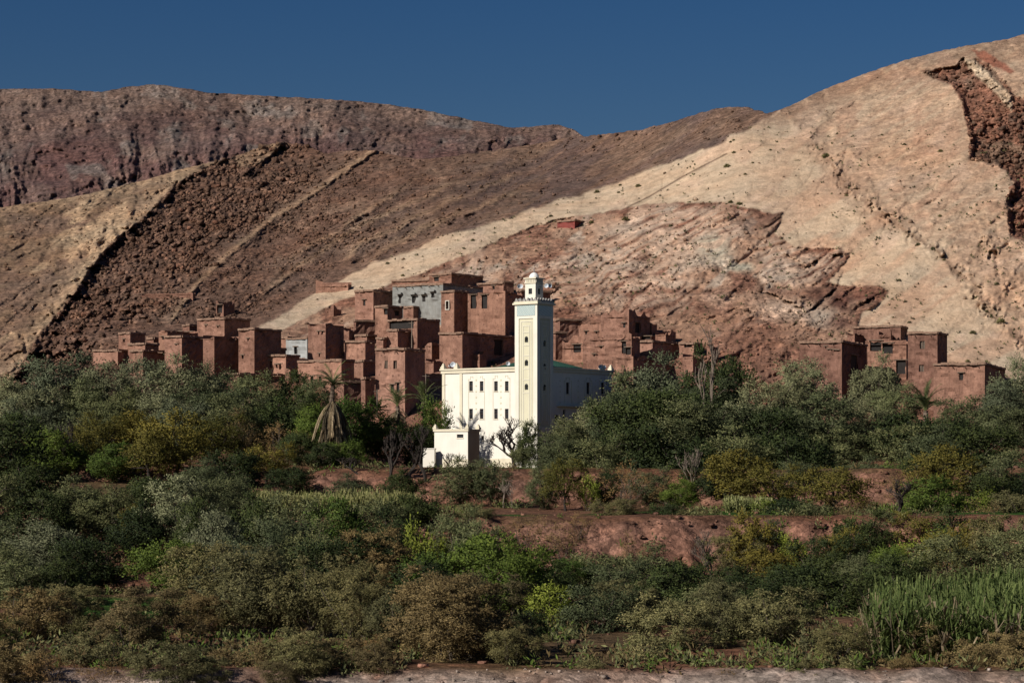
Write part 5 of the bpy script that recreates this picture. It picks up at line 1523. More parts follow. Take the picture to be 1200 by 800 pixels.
def leaves_mesh(name, c, a, l, w, mat, rs, nrm=None):
    """diamond leaves: centre c, long axis a, length l, width w"""
    n = len(c)
    r = unit(rs.normal(size=(n, 3))); b = unit(np.cross(a, r))
    l = l[:, None]; w = w[:, None]
    V = np.stack([c - a*l*.5, c + b*w*.5 - a*l*.05, c + a*l*.5, c - b*w*.5 - a*l*.05], 1).reshape(-1, 3)
    Fc = np.arange(n*4).reshape(n, 4)
    cols = None if nrm is None else np.repeat(unit(nrm)*0.5 + 0.5, 4, 0)
    if cols is None: cols = np.repeat(unit(a + np.array([-.3, -.3, .8]))*.5 + .5, 4, 0)
    return mesh_np(name, V, Fc, mat, cols, link=False)

def crown_mesh(name, mat, seed, lobes=26, sprays=34, k=9, leaf=(0.035, 0.012), droop=0.0, up=0.3, flat=1.0, base=0.12, spread=1.0, lobe_r=(.11, .2), open_=0.0, conical=0.0):
    """unit crown: about 1 high, 1 wide; foot at z 0"""
    rs = np.random.RandomState(seed)
    # uneven hull: direction-dependent radius
    ph = rs.uniform(0, 6.28, 6); am = rs.uniform(0.08, 0.24, 6)
    C = []
    tries = 0
    while len(C) < lobes and tries < 4000:
        tries += 1
        d = unit(rs.normal(size=3)); rr = rs.uniform(0.35, 1.0)**0.6
        an = math.atan2(d[1], d[0])
        hull = 1 + am[0]*math.sin(2*an+ph[0]) + am[1]*math.sin(3*an+ph[1]) + am[2]*math.sin(4*d[2]+ph[2]) + am[3]*math.sin(5*an+3*d[2]+ph[3])
        p = d*rr*hull
        z = base + (1-base)*0.5*(1 + p[2]*0.86)
        wz = 1.0 - conical*max(0, z-0.4)
        q = np.array([p[0]*0.40*spread*wz, p[1]*0.40*spread*wz, z])
        if q[2] < base*0.5: continue
        r = rs.uniform(*lobe_r)
        if all(np.linalg.norm(q - c[0]) > 0.58*(r + c[1]) for c in C): C.append((q, r))
    cs = []; ax = []; ll = []; ww = []; nn = []
    for (q, r) in C:
        ns = int(sprays*(r/np.mean(lobe_r))**1.6)
        d = unit(rs.normal(size=(ns, 3)) + np.array([0, 0, up]) + unit(q - np.array([0, 0, .5]))*0.5)
        L = r*rs.uniform(0.75, 1.45, ns)
        st = q + d*r*rs.uniform(0.05, 0.5, (ns, 1))*np.array([1, 1, flat])
        for j in range(k):
            t = (j + rs.uniform(0, 1, ns))/k
            bend = np.array([0, 0, -1])*droop*(t**2)[:, None]*r*1.5
            c = st + d*(L*t)[:, None]*np.array([1, 1, flat]) + bend + rs.normal(scale=r*0.06, size=(ns, 3))
            a = unit(d + np.array([0, 0, -1])*droop*2*t[:, None] + rs.normal(scale=0.55, size=(ns, 3)))
            keep = rs.uniform(size=ns) > open_
            cs.append(c[keep]); ax.append(a[keep]); nn.append((unit(c - q + np.array([0, 0, r*.2])) + 0.45*unit(q - np.array([0, 0, .45])))[keep])
            s = rs.uniform(0.6, 1.35, ns)[keep]
            ll.append(leaf[0]*s); ww.append(leaf[1]*s*rs.uniform(.8, 1.3, ns)[keep])
    c = np.concatenate(cs); a = np.concatenate(ax); l = np.concatenate(ll); w = np.concatenate(ww)
    # the crown fills a unit box: 1 wide, 1 high
    ex = np.percentile(np.abs(c[:, :2]), 97); zt = np.percentile(c[:, 2], 99.3)
    kx = 0.5/ex; kz = 1.0/zt
    c = c*np.array([kx, kx, kz]); C = [(q*np.array([kx, kx, kz]), r*kx) for q, r in C]
    c[:, 2] = np.maximum(c[:, 2], 0.01)
    me = leaves_mesh(name, c, a, l, w, mat, rs, np.concatenate(nn))
    return me, C

def trunk_mesh(name, mat, seed, C, stems=1, r0=0.028, fork=0.25, twigs=True):
    r1 = random.Random(seed); m = MB()
    pick = sorted(C, key=lambda c: r1.random())
    for s in range(stems):
        an = r1.uniform(0, 6.3); off = 0.0 if stems == 1 else 0.045
        b = Vector((math.cos(an)*off, math.sin(an)*off, -0.04))
        f = Vector((b.x*2.5 + r1.uniform(-.04, .04), b.y*2.5 + r1.uniform(-.04, .04), fork*r1.uniform(.8, 1.2)))
        m.tube([b, b.lerp(f, .5) + Vector((r1.uniform(-.015, .015), r1.uniform(-.015, .015), 0)), f], [r0*1.25, r0, r0*.8], 6)
        for (q, r) in pick[s::stems][:max(4, 12//stems)]:
            q = Vector(q); mid = f.lerp(q, .5) + Vector((r1.uniform(-.04, .04), r1.uniform(-.04, .04), r1.uniform(-.02, .05)))
            m.tube([f, mid, q], [r0*.55, r0*.36, r0*.12], 4, False)
            if twigs:
                for t in range(3):
                    e = q + Vector((r1.uniform(-r, r), r1.uniform(-r, r), r1.uniform(-.3*r, r)))*1.0
                    m.tube([q.lerp(mid, .2*t), e], [r0*.12, r0*.04], 3, False)
    return m.mesh(name, mat)

SHAPES = {}
def shape(key, kw, n, stems=1, r0=0.028, fork=0.25):
    SHAPES[key] = []
    for i in range(n):
        me, C = crown_mesh('crown', L_['olive'], sum(map(ord, key))*7 + i*131, **kw)
        SHAPES[key].append((me, trunk_mesh('trunk', M_bark, 17 + i*7, C, stems, r0, fork)))
shape('olive', dict(lobes=50, sprays=46, k=11, leaf=(0.029, 0.0115), up=0.5, droop=0.15, base=0.02, lobe_r=(.075, .17)), 5)
shape('leafy', dict(lobes=46, sprays=46, k=9, leaf=(0.030, 0.017), up=0.25, base=0.04, lobe_r=(.075, .17)), 4)
shape('orchard', dict(lobes=36, sprays=40, k=9, leaf=(0.030, 0.016), up=0.3, base=0.2, open_=0.1, lobe_r=(.07, .16)), 3, 1, .028, .26)
shape('bush', dict(lobes=18, sprays=34, k=8, leaf=(0.042, 0.022), up=0.5, base=0.02), 2, 3, .02, .1)
shape('feather', dict(lobes=56, sprays=60, k=12, leaf=(0.027, 0.0085), up=0.8, droop=0.3, base=0.0, lobe_r=(.065, .15)), 4, 4, .018, .12)
shape('twiggy', dict(lobes=22, sprays=26, k=8, leaf=(0.036, 0.009), up=0.8, droop=0.1, base=0.0, open_=0.35), 3, 4, .014, .1)
shape('scrub', dict(lobes=12, sprays=30, k=8, leaf=(0.06, 0.018), up=0.7, base=0.0, lobe_r=(.15, .28)), 2, 3, .02, .1)
KINDS = {'silver': ('olive_tree', 'tree', 'olive', 'silver', M_bark), 'olive': ('olive_tree', 'tree', 'olive', 'olive', M_bark),
 'dark': ('leafy_tree', 'tree', 'leafy', 'dark', M_bark), 'green': ('leafy_tree', 'tree', 'leafy', 'green', M_bark),
 'lime': ('leafy_bush', 'bush', 'bush', 'lime', M_bark), 'gold': ('almond_tree', 'tree', 'orchard', 'gold', M_darkbark),
 'tam': ('tamarisk', 'tree', 'feather', 'tam', M_bark), 'tamb': ('tamarisk', 'tree', 'feather', 'tamb', M_bark),
 'dry': ('dry_bush', 'bush', 'twiggy', 'dry', M_bark), 'scrub': ('low_shrub', 'bush', 'scrub', 'tam', M_bark)}

TREES = []
def place_tree(key, x, ytop, w, D, label, group=None, sink=0.0, rot=None, name=None, base_y=None):
    """x,ytop = photograph column of the crown and row of its top, w = crown width in photograph pixels, D = distance of the trunk foot"""
    nm, cat, shp, lm, bm_ = KINDS[key]; vs_ = SHAPES[shp]
    D = D - 6.5*float(sstep(205, 145, np.array([D]))[0])
    D = max(D, (117.8 if x < 440 else 120.8) + (len(TREES) % 5)*.4)
    X = XW(x, D); z = gz(X, D) if base_y is None else (HZ-base_y)*D/F
    ht = (HZ - ytop)*D/F - z
    i = len(TREES); me, tm = vs_[i % len(vs_)]
    W = w*D/F
    full = max(ht, W*0.78)       # a low mound is the top of a rounder crown that starts in the undergrowth
    low = ht - full
    r = empty(name or nm, (X, D, z), rot if rot is not None else (i*2.399) % 6.283, label, cat, group)
    sx_, sy_ = W*1.06, W*1.06
    for mesh, n2 in ((tm, 'trunk'), (me, 'crown')):
        o = bpy.data.objects.new(n2, mesh); COL.objects.link(o); o.parent = r; o.scale = (sx_, sy_, full); o.location = (0, 0, low)
        o.material_slots[0].link = 'OBJECT'; o.material_slots[0].material = bm_ if n2 == 'trunk' else L_[lm]
    TREES.append((X, D, W/2, ht)); return r
T = place_tree
G_ = 'olive trees along the foot of the village'
# --- back row at left, silvery olives under the village
for a in ((18,444,70,306,'silver','pale grey-green olive at the left edge below the tip of the striped rib'),
 (72,417,98,308,'silver','big silvery round olive, tallest of the back row at far left'),
 (128,428,66,304,'silver','silvery olive between the big left one and the low edge house'),
 (170,422,66,310,'silver','silvery olive just in front of the slim left mud tower'),
 (213,419,84,306,'silver','pale silvery olive in front of the bright-walled left house'),
 (262,428,56,310,'olive','grey-green olive under the black flank of the tall battered house'),
 (300,438,62,306,'olive','grey-green olive before the long low dark house'),
 (345,436,50,308,'dark','dark pointed tree before the low windows of the smooth broad house'),
 (372,446,48,304,'olive','dull olive left of the green-headed palm'),
 (238,450,70,300,'olive','mid olive in the second row below the pale silvery one'),
 (46,470,70,296,'silver','lower grey olive at the left below the big silvery one'),
 (150,455,60,298,'olive','shadowy olive under the slim tower, second row'),
 (190,462,60,294,'silver','silvery low olive with brown twigs in the left second row'),
 (320,468,74,292,'dark','very dark bushy tree at the middle of the left grove')):
    T(a[4], a[0], a[1], a[2], a[3], a[5], G_)
G2 = 'orchard trees of the left grove'
for a in ((100,484,80,286,'olive','grey-leaved tree behind the bare-branched brown one at left'),
 (16,486,76,268,'dark','dark broad tree at the left edge half way down'),
 (-12,500,110,240,'dark','near-black broad tree cut by the left edge'),
 (30,540,80,232,'dark','black-shadowed tree beside the one cut by the left edge'),
 (128,484,56,282,'gold','small yellow-green tree behind the leafless orchard tree'),
 (60,505,70,262,'green','mid green tree at left above the little plot with a path'),
 (96,500,66,268,'gold','brownish half-bare almond at left'),
 (206,484,88,262,'gold','tallest yellow-green almond with a dark forked trunk in the left grove'),
 (176,506,66,258,'gold','smaller yellow-green almond leaning against the tallest one'),
 (138,520,60,260,'green','low green round tree left of the smaller almond'),
 (252,488,70,272,'gold','yellowish tree right of the tallest almond'),
 (282,480,60,276,'dry','grey leafless-looking bush in the middle of the left grove'),
 (328,494,60,280,'dry','grey twiggy bush left of the shaggy palm'),
 (312,520,56,262,'gold','olive-yellow tree above the pale crop patch'),
 (276,530,70,256,'dark','dark green tree above the pale crop at its left'),
 (240,540,60,246,'olive','low olive below the tallest almond'),
 (350,508,44,270,'dark','dark small bush below the twiggy grey one'),
 (366,476,40,284,'green','bright green bush left of the shaggy palm'),
 (415,468,74,284,'green','broad bright green bush right of the shaggy palm'),
 (440,482,60,288,'dark','dark green hedge behind the two short palms'),
 (480,500,60,288,'dark','dark green hedge end beside the red garden wall'),
 (508,470,44,292,'green','green bushy tree against the left edge of the mosque')):
    T(a[4], a[0], a[1], a[2], a[3], a[5], G2)
G3 = 'olive trees on the slope right of the mosque'
for a in ((665,492,50,278,'olive','small rounded olive directly right of the bare tree at the mosque'),
 (690,476,64,282,'silver','pale-topped olive below the shaded mosque wall'),
 (722,462,70,278,'olive','upright olive covering the right foot of the mosque'),
 (768,418,100,300,'silver','tall silvery olive standing above the others right of the mosque'),
 (812,446,90,290,'olive','broad dense olive at the centre of the right-hand grove'),
 (842,408,66,298,'dark','dark round tree behind the tall bare tree'),
 (752,462,96,276,'dark','large dark tree at the front of the right-hand grove'),
 (800,470,90,272,'olive','grey-green olive in the thick of the right grove'),
 (870,462,70,284,'silver','silvery feathery tree under the red cliff'),
 (905,440,70,296,'silver','pale leaning olive left of the ruined right-hand houses'),
 (945,424,80,300,'silver','large silver olive before the ruined house with small holes'),
 (960,462,100,284,'olive','wide grey-green tree under the large silver olive at right'),
 (895,480,90,274,'dark','dark massed tree between the two right-hand silver olives'),
 (1030,418,56,310,'silver','slender silvery tree growing up between the right-hand houses'),
 (1048,452,60,302,'olive','olive leaning on the two-window tower foot'),
 (1130,466,70,296,'olive','olive below the low thin-roofed right house'),
 (1174,448,60,304,'silver','pale feathery tree at the right end of the houses'),
 (1204,420,60,306,'silver','silvery tree cut by the right edge beside the pale slope'),
 (1080,488,110,280,'dark','broad dark tree around the right-hand palm'),
 (1012,470,60,290,'silver','grey bush on the stony gap right of the grove'),
 (1140,500,90,272,'dark','dark spreading tree at right below the low house'),
 (1190,530,80,262,'olive','olive at the right edge under the red hut'),
 (1200,480,60,290,'olive','dull olive behind the red hut')):
    T(a[4], a[0], a[1], a[2], a[3], a[5], G3)
G4 = 'trees on the middle terraces'
for a in ((540,536,58,246,'olive','rounded grey olive in front of the mosque below the annexe'),
 (577,540,46,246,'olive','second grey olive in front of the mosque, under its doors'),
 (637,545,38,240,'olive','small olive left of the pair of yellow almonds on the terrace'),
 (663,538,48,236,'gold','yellow almond with a thin trunk on the grassy terrace'),
 (690,556,28,236,'lime','lime green sapling between the almonds on the terrace'),
 (712,552,34,238,'dark','dark small tree behind the russet bush on the terrace'),
 (733,540,54,233,'dry','russet rounded dry bush on the terrace edge'),
 (752,590,26,224,'dry','small drooping dry shrub at the terrace lip'),
 (800,562,40,240,'green','small green tree on the terrace below the right grove'),
 (862,528,90,240,'gold','broad olive-yellow tree on the terrace at right of centre'),
 (905,545,70,236,'gold','yellow-brown tree beside the broad one on the terrace'),
 (900,585,40,224,'lime','light green reedy bush hanging below the terrace'),
 (975,548,80,232,'gold','rounded yellow-olive tree alone on the right terrace'),
 (1058,548,60,238,'dry','sparse dry tree with a leaning dark stem on the right terrace'),
 (1110,522,90,240,'gold','large yellow-green tree at the right above the stony bank'),
 (1160,585,80,226,'dry','brown twiggy bushes at the right edge of the terrace'),
 (1200,575,70,228,'tam','tamarisk at the right edge of the terrace'),
 (1070,600,70,216,'gold','yellow-green bush low on the stony bank at right'),
 (1140,575,60,232,'lime','light green bush between the large yellow tree and the edge')):
    T(a[4], a[0], a[1], a[2], a[3], a[5], G4)
G5 = 'trees of the lower valley'
for a in ((20,610,110,212,'olive','dull olive below the near-black tree at the left edge'),
 (88,560,84,226,'olive','grey-green olive under the little plot at left'),
 (130,572,80,222,'olive','dense grey olive in the left middle'),
 (165,590,70,210,'dark','dark tree in front of the dense grey olives at left'),
 (206,560,80,216,'silver','bright-topped olive below the forked almond'),
 (256,562,66,220,'olive','tall grey-green olive right of the bright-topped one'),
 (155,590,30,216,'gold','small yellow bush among the grey olives at left'),
 (300,578,60,208,'dark','dark olive beside the bare earth bank at left'),
 (345,582,86,206,'olive','broad grey-green tree in front of the pale crop'),
 (395,586,80,204,'green','deep green tree beyond the crop patch'),
 (440,588,80,206,'olive','grey olive left of the terrace cliff'),
 (486,575,60,212,'dark','green-black tree at the left end of the terrace cliff'),
 (530,596,60,208,'olive','olive against the left end of the red cliff'),
 (60,615,90,200,'silver','grey round tree at lower left with a bright crown'),
 (110,630,80,190,'dark','dark green tree above the grass plot'),
 (250,600,70,196,'silver','silvery tree in the lower left middle'),
 (200,634,80,186,'green','yellowish green tree over the grass plot'),
 (290,626,70,180,'olive','olive with a pale stem in the lower left middle'),
 (24,658,90,176,'olive','grey-green bush low at the left edge'),
 (520,640,90,172,'green','bright green broad tree below the middle of the cliff'),
 (580,628,100,170,'green','large bright green tree below the red cliff'),
 (500,612,50,190,'lime','light green vines climbing left of the bright green trees'),
 (446,622,90,176,'tamb','feathery brown tamarisk behind the big front one'),
 (610,604,60,210,'dry','grey twiggy bush clinging to the red cliff'),
 (655,606,60,208,'dry','second grey twiggy bush on the red cliff further right'),
 (700,650,90,190,'olive','blue-grey olive at the foot of the cliff'),
 (760,640,90,184,'olive','tall blue-grey olive in the lower right middle'),
 (810,652,70,186,'dark','dark blue-green tree right of the tall grey one'),
 (670,655,50,186,'green','green bush at the foot of the cliff')):
    T(a[4], a[0], a[1], a[2], a[3], a[5], G5)
for a in ((860,664,60,180,'dark','dark bush below the stony bank'),
 (900,640,60,196,'gold','yellowish sapling on the lower bank'),
 (960,640,90,188,'dark','black-green tree left of the reeds'),
 (1010,650,60,184,'olive','small olive behind the reed bed left end'),
 (1080,622,70,200,'lime','light green tree behind the reeds'),
 (1130,612,80,196,'gold','olive-brown trees over the right part of the reeds'),
 (1186,606,90,192,'tam','grey tamarisk at the right edge behind the reeds'),
 (880,600,60,206,'gold','yellow-green drooping shrub on the cliff face at right'),
 (930,625,40,206,'lime','small light green bush on the right bank'),
 (1040,640,50,196,'green','green bush at the right bank foot')):
    T(a[4], a[0], a[1], a[2], a[3], a[5], G5)
G6 = 'tamarisks along the river bed'
for a in ((30,690,100,146,'tamb','brownish tamarisk at the lower left corner'),
 (-20,720,80,138,'tam','tamarisk cut by the left edge at the bottom'),
 (80,686,80,152,'tam','green-grey tamarisk left of the grass plot'),
 (160,690,100,140,'tamb','brown feathery tamarisk with dark stems in front of the grass plot'),
 (120,742,90,131,'tam','low tamarisk at the bottom left'),
 (232,694,60,150,'tamb','slim brown tamarisk right of the grass plot'),
 (255,640,110,156,'tam','tall grey-green tamarisk left of the middle'),
 (310,646,110,152,'tam','dense grey tamarisk beside the tall left one'),
 (372,652,100,150,'tam','greyish tamarisk nearer the middle'),
 (420,664,80,146,'tam','shadowed tamarisk between the two brown ones'),
 (300,752,90,130,'tamb','low ruddy tamarisk at the bottom left of centre'),
 (385,750,90,130,'tamb','low brown tamarisk at the bottom just left of centre'),
 (440,742,40,131,'dry','small dry bush under the big brown tamarisk'),
 (510,668,110,136,'tamb','huge brown tamarisk at the bottom centre, left half'),
 (565,674,100,137,'tamb','huge brown tamarisk at the bottom centre, right half'),
 (540,684,120,133,'tamb','front skirt of the huge brown tamarisk at the bottom centre'),
 (470,690,80,140,'tam','grey tamarisk touching the huge brown one on its left'),
 (640,684,60,158,'lime','yellow-green leafy bush right of the huge brown tamarisk'),
 (620,716,50,148,'dark','dark undergrowth right of the huge brown tamarisk'),
 (700,690,100,156,'olive','blue-grey willow-like bush right of centre'),
 (742,680,70,160,'tam','pale tuft-headed tamarisk right of centre'),
 (790,700,110,142,'tam','broad tamarisk at bottom right of centre'),
 (760,742,70,134,'scrub','low green bush at the gravel edge'),
 (850,680,90,148,'tam','rounded grey tamarisk at lower right'),
 (905,690,100,144,'tam','wide pale tamarisk left of the reeds'),
 (950,742,90,131,'scrub','low dark shrub in front of the wide pale tamarisk'),
 (1000,764,60,126,'scrub','small shrub on the gravel at lower right'),
 (690,768,50,128,'scrub','flat little shrub on the gravel right of centre'),
 (858,778,40,124,'dry','tiny dry shrub on the gravel'),
 (1075,722,70,134,'tamb','brown shrub in front of the reeds'),
 (1040,730,50,136,'dry','reddish dry shrub at the left foot of the reeds'),
 (1140,752,70,131,'tamb','low brown shrub at the right foot of the reeds'),
 (905,768,50,127,'dry','dry brown shrub by the gravel at lower right')):
    T(a[4], a[0], a[1], a[2], a[3], a[5], G6)

for a in ((-30,560,90,216,'olive','olive hidden half outside the left edge, middle height'),
 (50,576,80,216,'dark','dark tree right of the left-edge olive'),
 (0,640,80,190,'olive','dusky olive at the left edge above the river tamarisks'),
 (70,650,80,178,'dark','dark low tree left of the grass plot'),
 (180,560,70,228,'dark','dark tree filling between the grey olives'),
 (232,586,60,206,'dark','very dark tree below the tall grey-green olive'),
 (278,560,60,226,'olive','grey-green olive at the left of the pale crop'),
 (270,640,90,170,'silver','silvery grey tree behind the tall left tamarisk'),
 (330,610,90,190,'olive','dense grey-green tree in the middle left'),
 (370,612,80,186,'olive','rounded olive under the broad grey-green tree'),
 (400,630,90,176,'dark','dark green mass behind the shadowed tamarisk'),
 (460,600,70,196,'dark','dark tree below the left end of the cliff'),
 (560,612,70,190,'olive','olive growing out of the foot of the cliff at its left'),
 (500,660,90,160,'dark','dark thicket behind the huge brown tamarisk'),
 (600,650,80,166,'green','lower bright green tree right of the large one'),
 (640,660,70,176,'dark','dark thicket right of the bright green trees'),
 (730,660,90,172,'olive','blue-grey olive in the lower right thicket'),
 (785,664,90,170,'dark','dark tree in the lower right thicket'),
 (835,690,80,158,'olive','dusky olive behind the rounded grey tamarisk'),
 (880,680,80,160,'dark','dark tree behind the wide pale tamarisk'),
 (930,664,90,170,'dark','near-black tree left of the reed bed'),
 (980,672,90,168,'dark','near-black tree touching the reeds'),
 (985,620,50,204,'gold','yellowish bush above the black-green tree'),
 (1010,600,60,212,'dark','dark drooping bush in the shaded right bank'),
 (930,585,70,222,'dark','dark bush in the shade under the yellow-brown terrace tree'),
 (1090,560,70,228,'green','green tree left below the large yellow tree'),
 (1160,556,70,238,'dark','dark tree right of the large yellow tree'),
 (1200,620,90,186,'olive','olive cut by the right edge over the reeds'),
 (1110,628,90,186,'olive','dull olive over the middle of the reeds'),
 (1050,650,70,180,'dark','dark bush behind the reed tops at left')):
    T(a[4], a[0], a[1], a[2], a[3], a[5], G5)
for a in ((40,448,80,300,'silver','low silver olive between the far left one and the big one'),
 (100,446,60,302,'olive','olive at the right shoulder of the big silver one'),
 (285,456,70,298,'olive','olive below the narrow lit house front'),
 (360,462,60,296,'dark','dark tree right of the very dark bushy one'),
 (70,500,90,276,'olive','grey tree in the left grove between the edge and the brown orchard tree'),
 (220,470,70,286,'silver','silvery crown behind the tallest almond'),
 (270,466,80,286,'olive','dull grey-green olive in the middle left grove'),
 (160,482,70,284,'gold','yellow-green almond behind the smaller forked one'),
 (130,470,70,292,'olive','shadowy olive behind the small yellow-green almond')):
    T(a[4], a[0], a[1], a[2], a[3], a[5], G2)
for a in ((735,440,90,290,'olive','grey-green olive directly under the cracked wall right of the mosque'),
 (785,460,100,280,'dark','dark heart of the right-hand grove'),
 (830,474,100,274,'olive','olive spreading under the dark round tree'),
 (740,500,100,266,'dark','low dark front of the right-hand grove near the terrace'),
 (800,505,110,262,'dark','black-green bottom of the right-hand grove'),
 (860,500,100,264,'olive','grey-green bottom of the right-hand grove'),
 (925,480,100,282,'olive','olive below the ruined house with small holes'),
 (930,512,110,264,'dark','dark tree behind the yellow-brown terrace tree'),
 (980,505,80,276,'olive','olive left of the stony gap'),
 (1060,500,90,276,'olive','olive on the left of the right-hand palm'),
 (1100,500,80,272,'olive','grey-green olive below the right-hand palm'),
 (700,510,80,262,'olive','low olive at the foot of the upright one right of the mosque'),
 (655,512,60,264,'olive','low olive at the shaded corner of the mosque'),
 (1165,478,80,290,'olive','dull olive below the right end of the houses')):
    T(a[4], a[0], a[1], a[2], a[3], a[5], G3)

for a in ((720,585,50,222,'tam','low bush at the terrace lip left of the drooping dry one'),
 (785,590,46,221,'dark','dark low bush on the terrace lip below the right grove'),
 (830,596,56,219,'tam','grey-green bush spilling over the terrace lip'),
 (950,590,70,220,'olive','olive bush spilling over the right terrace lip'),
 (1000,588,60,221,'dry','dry brown bush on the right terrace lip'),
 (1030,598,54,217,'olive','low olive below the right terrace lip'),
 (1120,596,70,217,'dark','dark bush under the large yellow tree'),
 (760,548,50,250,'olive','low olive on the upper bank below the right grove'),
 (785,556,44,248,'dry','brown bush on the upper bank below the right grove'),
 (835,545,60,250,'dark','dark bush at the foot of the right grove'),
 (935,542,60,250,'olive','olive between the two yellow-brown terrace trees'),
 (1015,536,60,254,'olive','rounded olive on the upper right bank'),
 (1075,535,60,252,'dark','dark olive between the leaning dry tree and the big yellow one'),
 (1165,540,80,250,'olive','olive mass on the upper bank at the right edge'),
 (1200,556,70,244,'dark','dark tree at the right edge of the upper bank'),
 (860,625,60,206,'tam','grey bush at the foot of the cliff at right'),
 (905,612,60,208,'olive','olive on the face of the right bank'),
 (985,628,60,203,'dark','dark bush in the hollow of the right bank'),
 (560,590,44,214,'tam','grey-brown bush at the left end of the cliff'),
 (680,600,44,212,'dry','dry grey bush on the cliff below the russet one'),
 (745,622,50,207,'dry','sparse brown bush at the foot of the cliff'),
 (410,556,50,250,'olive','low olive on the rubble bank under the shaggy palm'),
 (470,552,50,248,'dark','dark low bush on the rubble bank'),
 (340,548,50,252,'dark','dark bush at the left end of the rubble bank'),
 (380,520,40,264,'dark','dark bush at the foot of the shaggy palm'),
 (405,518,40,266,'green','green bush right of the shaggy palm foot')):
    T(a[4], a[0], a[1], a[2], a[3], a[5], 'bushes along the terrace edges')
for a in ((20,752,80,125,'tamb','low brown shrub at the bottom left corner'),
 (200,752,80,126,'tam','grey-green shrub at the bottom left of centre'),
 (60,762,60,123,'dry','dry shrub at the bottom left'),
 (350,738,80,128,'tam','olive-brown shrub at the bottom, left of the huge tamarisk'),
 (440,752,70,126,'tamb','brown shrub touching the huge tamarisk at its foot'),
 (600,735,60,130,'tam','grey shrub at the right foot of the huge tamarisk'),
 (985,735,70,130,'tam','pale shrub in front of the near-black tree'),
 (1190,742,70,130,'tamb','brown shrub at the bottom right corner')):
    T(a[4], a[0], a[1], a[2], a[3] , a[5], G6)

for a in ((120,772,56,120,'dry','dry shrub sprawling on the gravel at the bottom left'),
 (240,768,60,120,'tam','low grey shrub at the very bottom left of centre'),
 (330,774,50,119,'tamb','low brown shrub at the very bottom, left part'),
 (690,776,40,122,'tam','small grey shrub on the rim of the gravel bed'),
 (940,774,60,121,'tam','dark little shrub on the rim of the gravel bed at right'),
 (1060,768,50,122,'tamb','brown little shrub on the rim of the gravel bed under the reeds')):
    T(a[4], a[0], a[1], a[2], a[3] + 6.5, a[5], G6)

# --- reeds and crops: blades nobody could count
def blades(name, pts, h, w, mat, label, seed, bend=0.35, per=5):
    rs = np.random.RandomState(seed); pts = np.array(pts); n = len(pts)
    V = []; Fc = []; base = 0
    hs = h*rs.uniform(.55, 1.1, n)*(1 + 0.28*fbm(pts[:, 0]/4, pts[:, 1]/4, 3, seed)); an = rs.uniform(0, 6.28, n)
    out = np.stack([np.cos(an), np.sin(an), np.zeros(n)], 1); side = np.stack([-np.sin(an), np.cos(an), np.zeros(n)], 1)
    lean = rs.uniform(.05, bend, n)
    for j in range(per):
        t0 = rs.uniform(0.1, 0.75, n); L = hs*rs.uniform(.25, .5, n)
        a2 = an + rs.uniform(0, 6.28, n); o2 = np.stack([np.cos(a2), np.sin(a2), np.zeros(n)], 1); s2 = np.stack([-np.sin(a2), np.cos(a2), np.zeros(n)], 1)
        b = pts + np.array([0, 0, 1])*(hs*t0)[:, None] + out*(hs*lean*t0**2)[:, None]
        m1 = b + o2*(L*.35)[:, None] + np.array([0, 0, 1])*(L*.5)[:, None]
        e = b + o2*(L*.85)[:, None] + np.array([0, 0, 1])*(L*rs.uniform(.1, .7, n))[:, None]
        ww = (w*rs.uniform(.7, 1.3, n))[:, None]
        v = np.stack([b - s2*ww*.4, b + s2*ww*.4, m1 + s2*ww*.5, m1 - s2*ww*.5, e], 1)
        V.append(v.reshape(-1, 3)); idx = base + np.arange(n)[:, None]*5
        Fc.append(idx + np.array([0, 1, 2, 3])); Fc.append(idx + np.array([3, 2, 4, 4])); base += n*5
    st = np.stack([pts - side*w*.25, pts + side*w*.25, pts + side*w*.15 + np.array([0, 0, 1])*hs[:, None] + out*(hs*lean)[:, None], pts - side*w*.15 + np.array([0, 0, 1])*hs[:, None] + out*(hs*lean)[:, None]], 1)
    V.append(st.reshape(-1, 3)); Fc.append(base + np.arange(n)[:, None]*4 + np.array([0, 1, 2, 3]))
    V = np.concatenate(V); Fc = np.concatenate(Fc)
    me = bpy.data.meshes.new(name)
    quads = Fc[Fc[:, 2] != Fc[:, 3]]; tris = Fc[Fc[:, 2] == Fc[:, 3]][:, :3]
    quads = [tuple(q) for q in quads[:0]]
    q = Fc[Fc[:, 2] != Fc[:, 3]]; t_ = Fc[(Fc[:, 2] == Fc[:, 3])][:, :3]
    me.vertices.add(len(V)); me.vertices.foreach_set('co', V.astype(np.float32).ravel())
    loops = np.concatenate([q.ravel(), t_.ravel()]).astype(np.int32)
    me.loops.add(len(loops)); me.loops.foreach_set('vertex_index', loops)
    starts = np.concatenate([np.arange(len(q))*4, len(q)*4 + np.arange(len(t_))*3]).astype(np.int32)
    me.polygons.add(len(starts)); me.polygons.foreach_set('loop_start', starts)
    me.update(calc_edges=True); me.materials.append(L_[mat])
    o = bpy.data.objects.new(name, me); COL.objects.link(o); return tag(o, label, None, kind='stuff')
def scatter(n, x0, x1, D0, D1, seed, fn=None):
    rs = np.random.RandomState(seed); D = np.sqrt(rs.uniform(D0**2, D1**2, n)); x = rs.uniform(x0, x1, n)
    X = (x-600)*D/F
    if fn is not None: k = fn(X, D); X = X[k]; D = D[k]
    return np.stack([X, D, ground_z(X, D)-0.05], 1)
def split_reeds(P_): return P_
blades('reeds', scatter(5200, 1020, 1290, 126, 150, 3, lambda X, D: vnoise(X/3, D/3, 5) > -0.75 + np.clip((1060-(600+X*F/D))/60, 0, .9)), 3.5, 0.12, 'reed', 'tall bright green giant reeds at the lower right', 4, 0.3, 5)
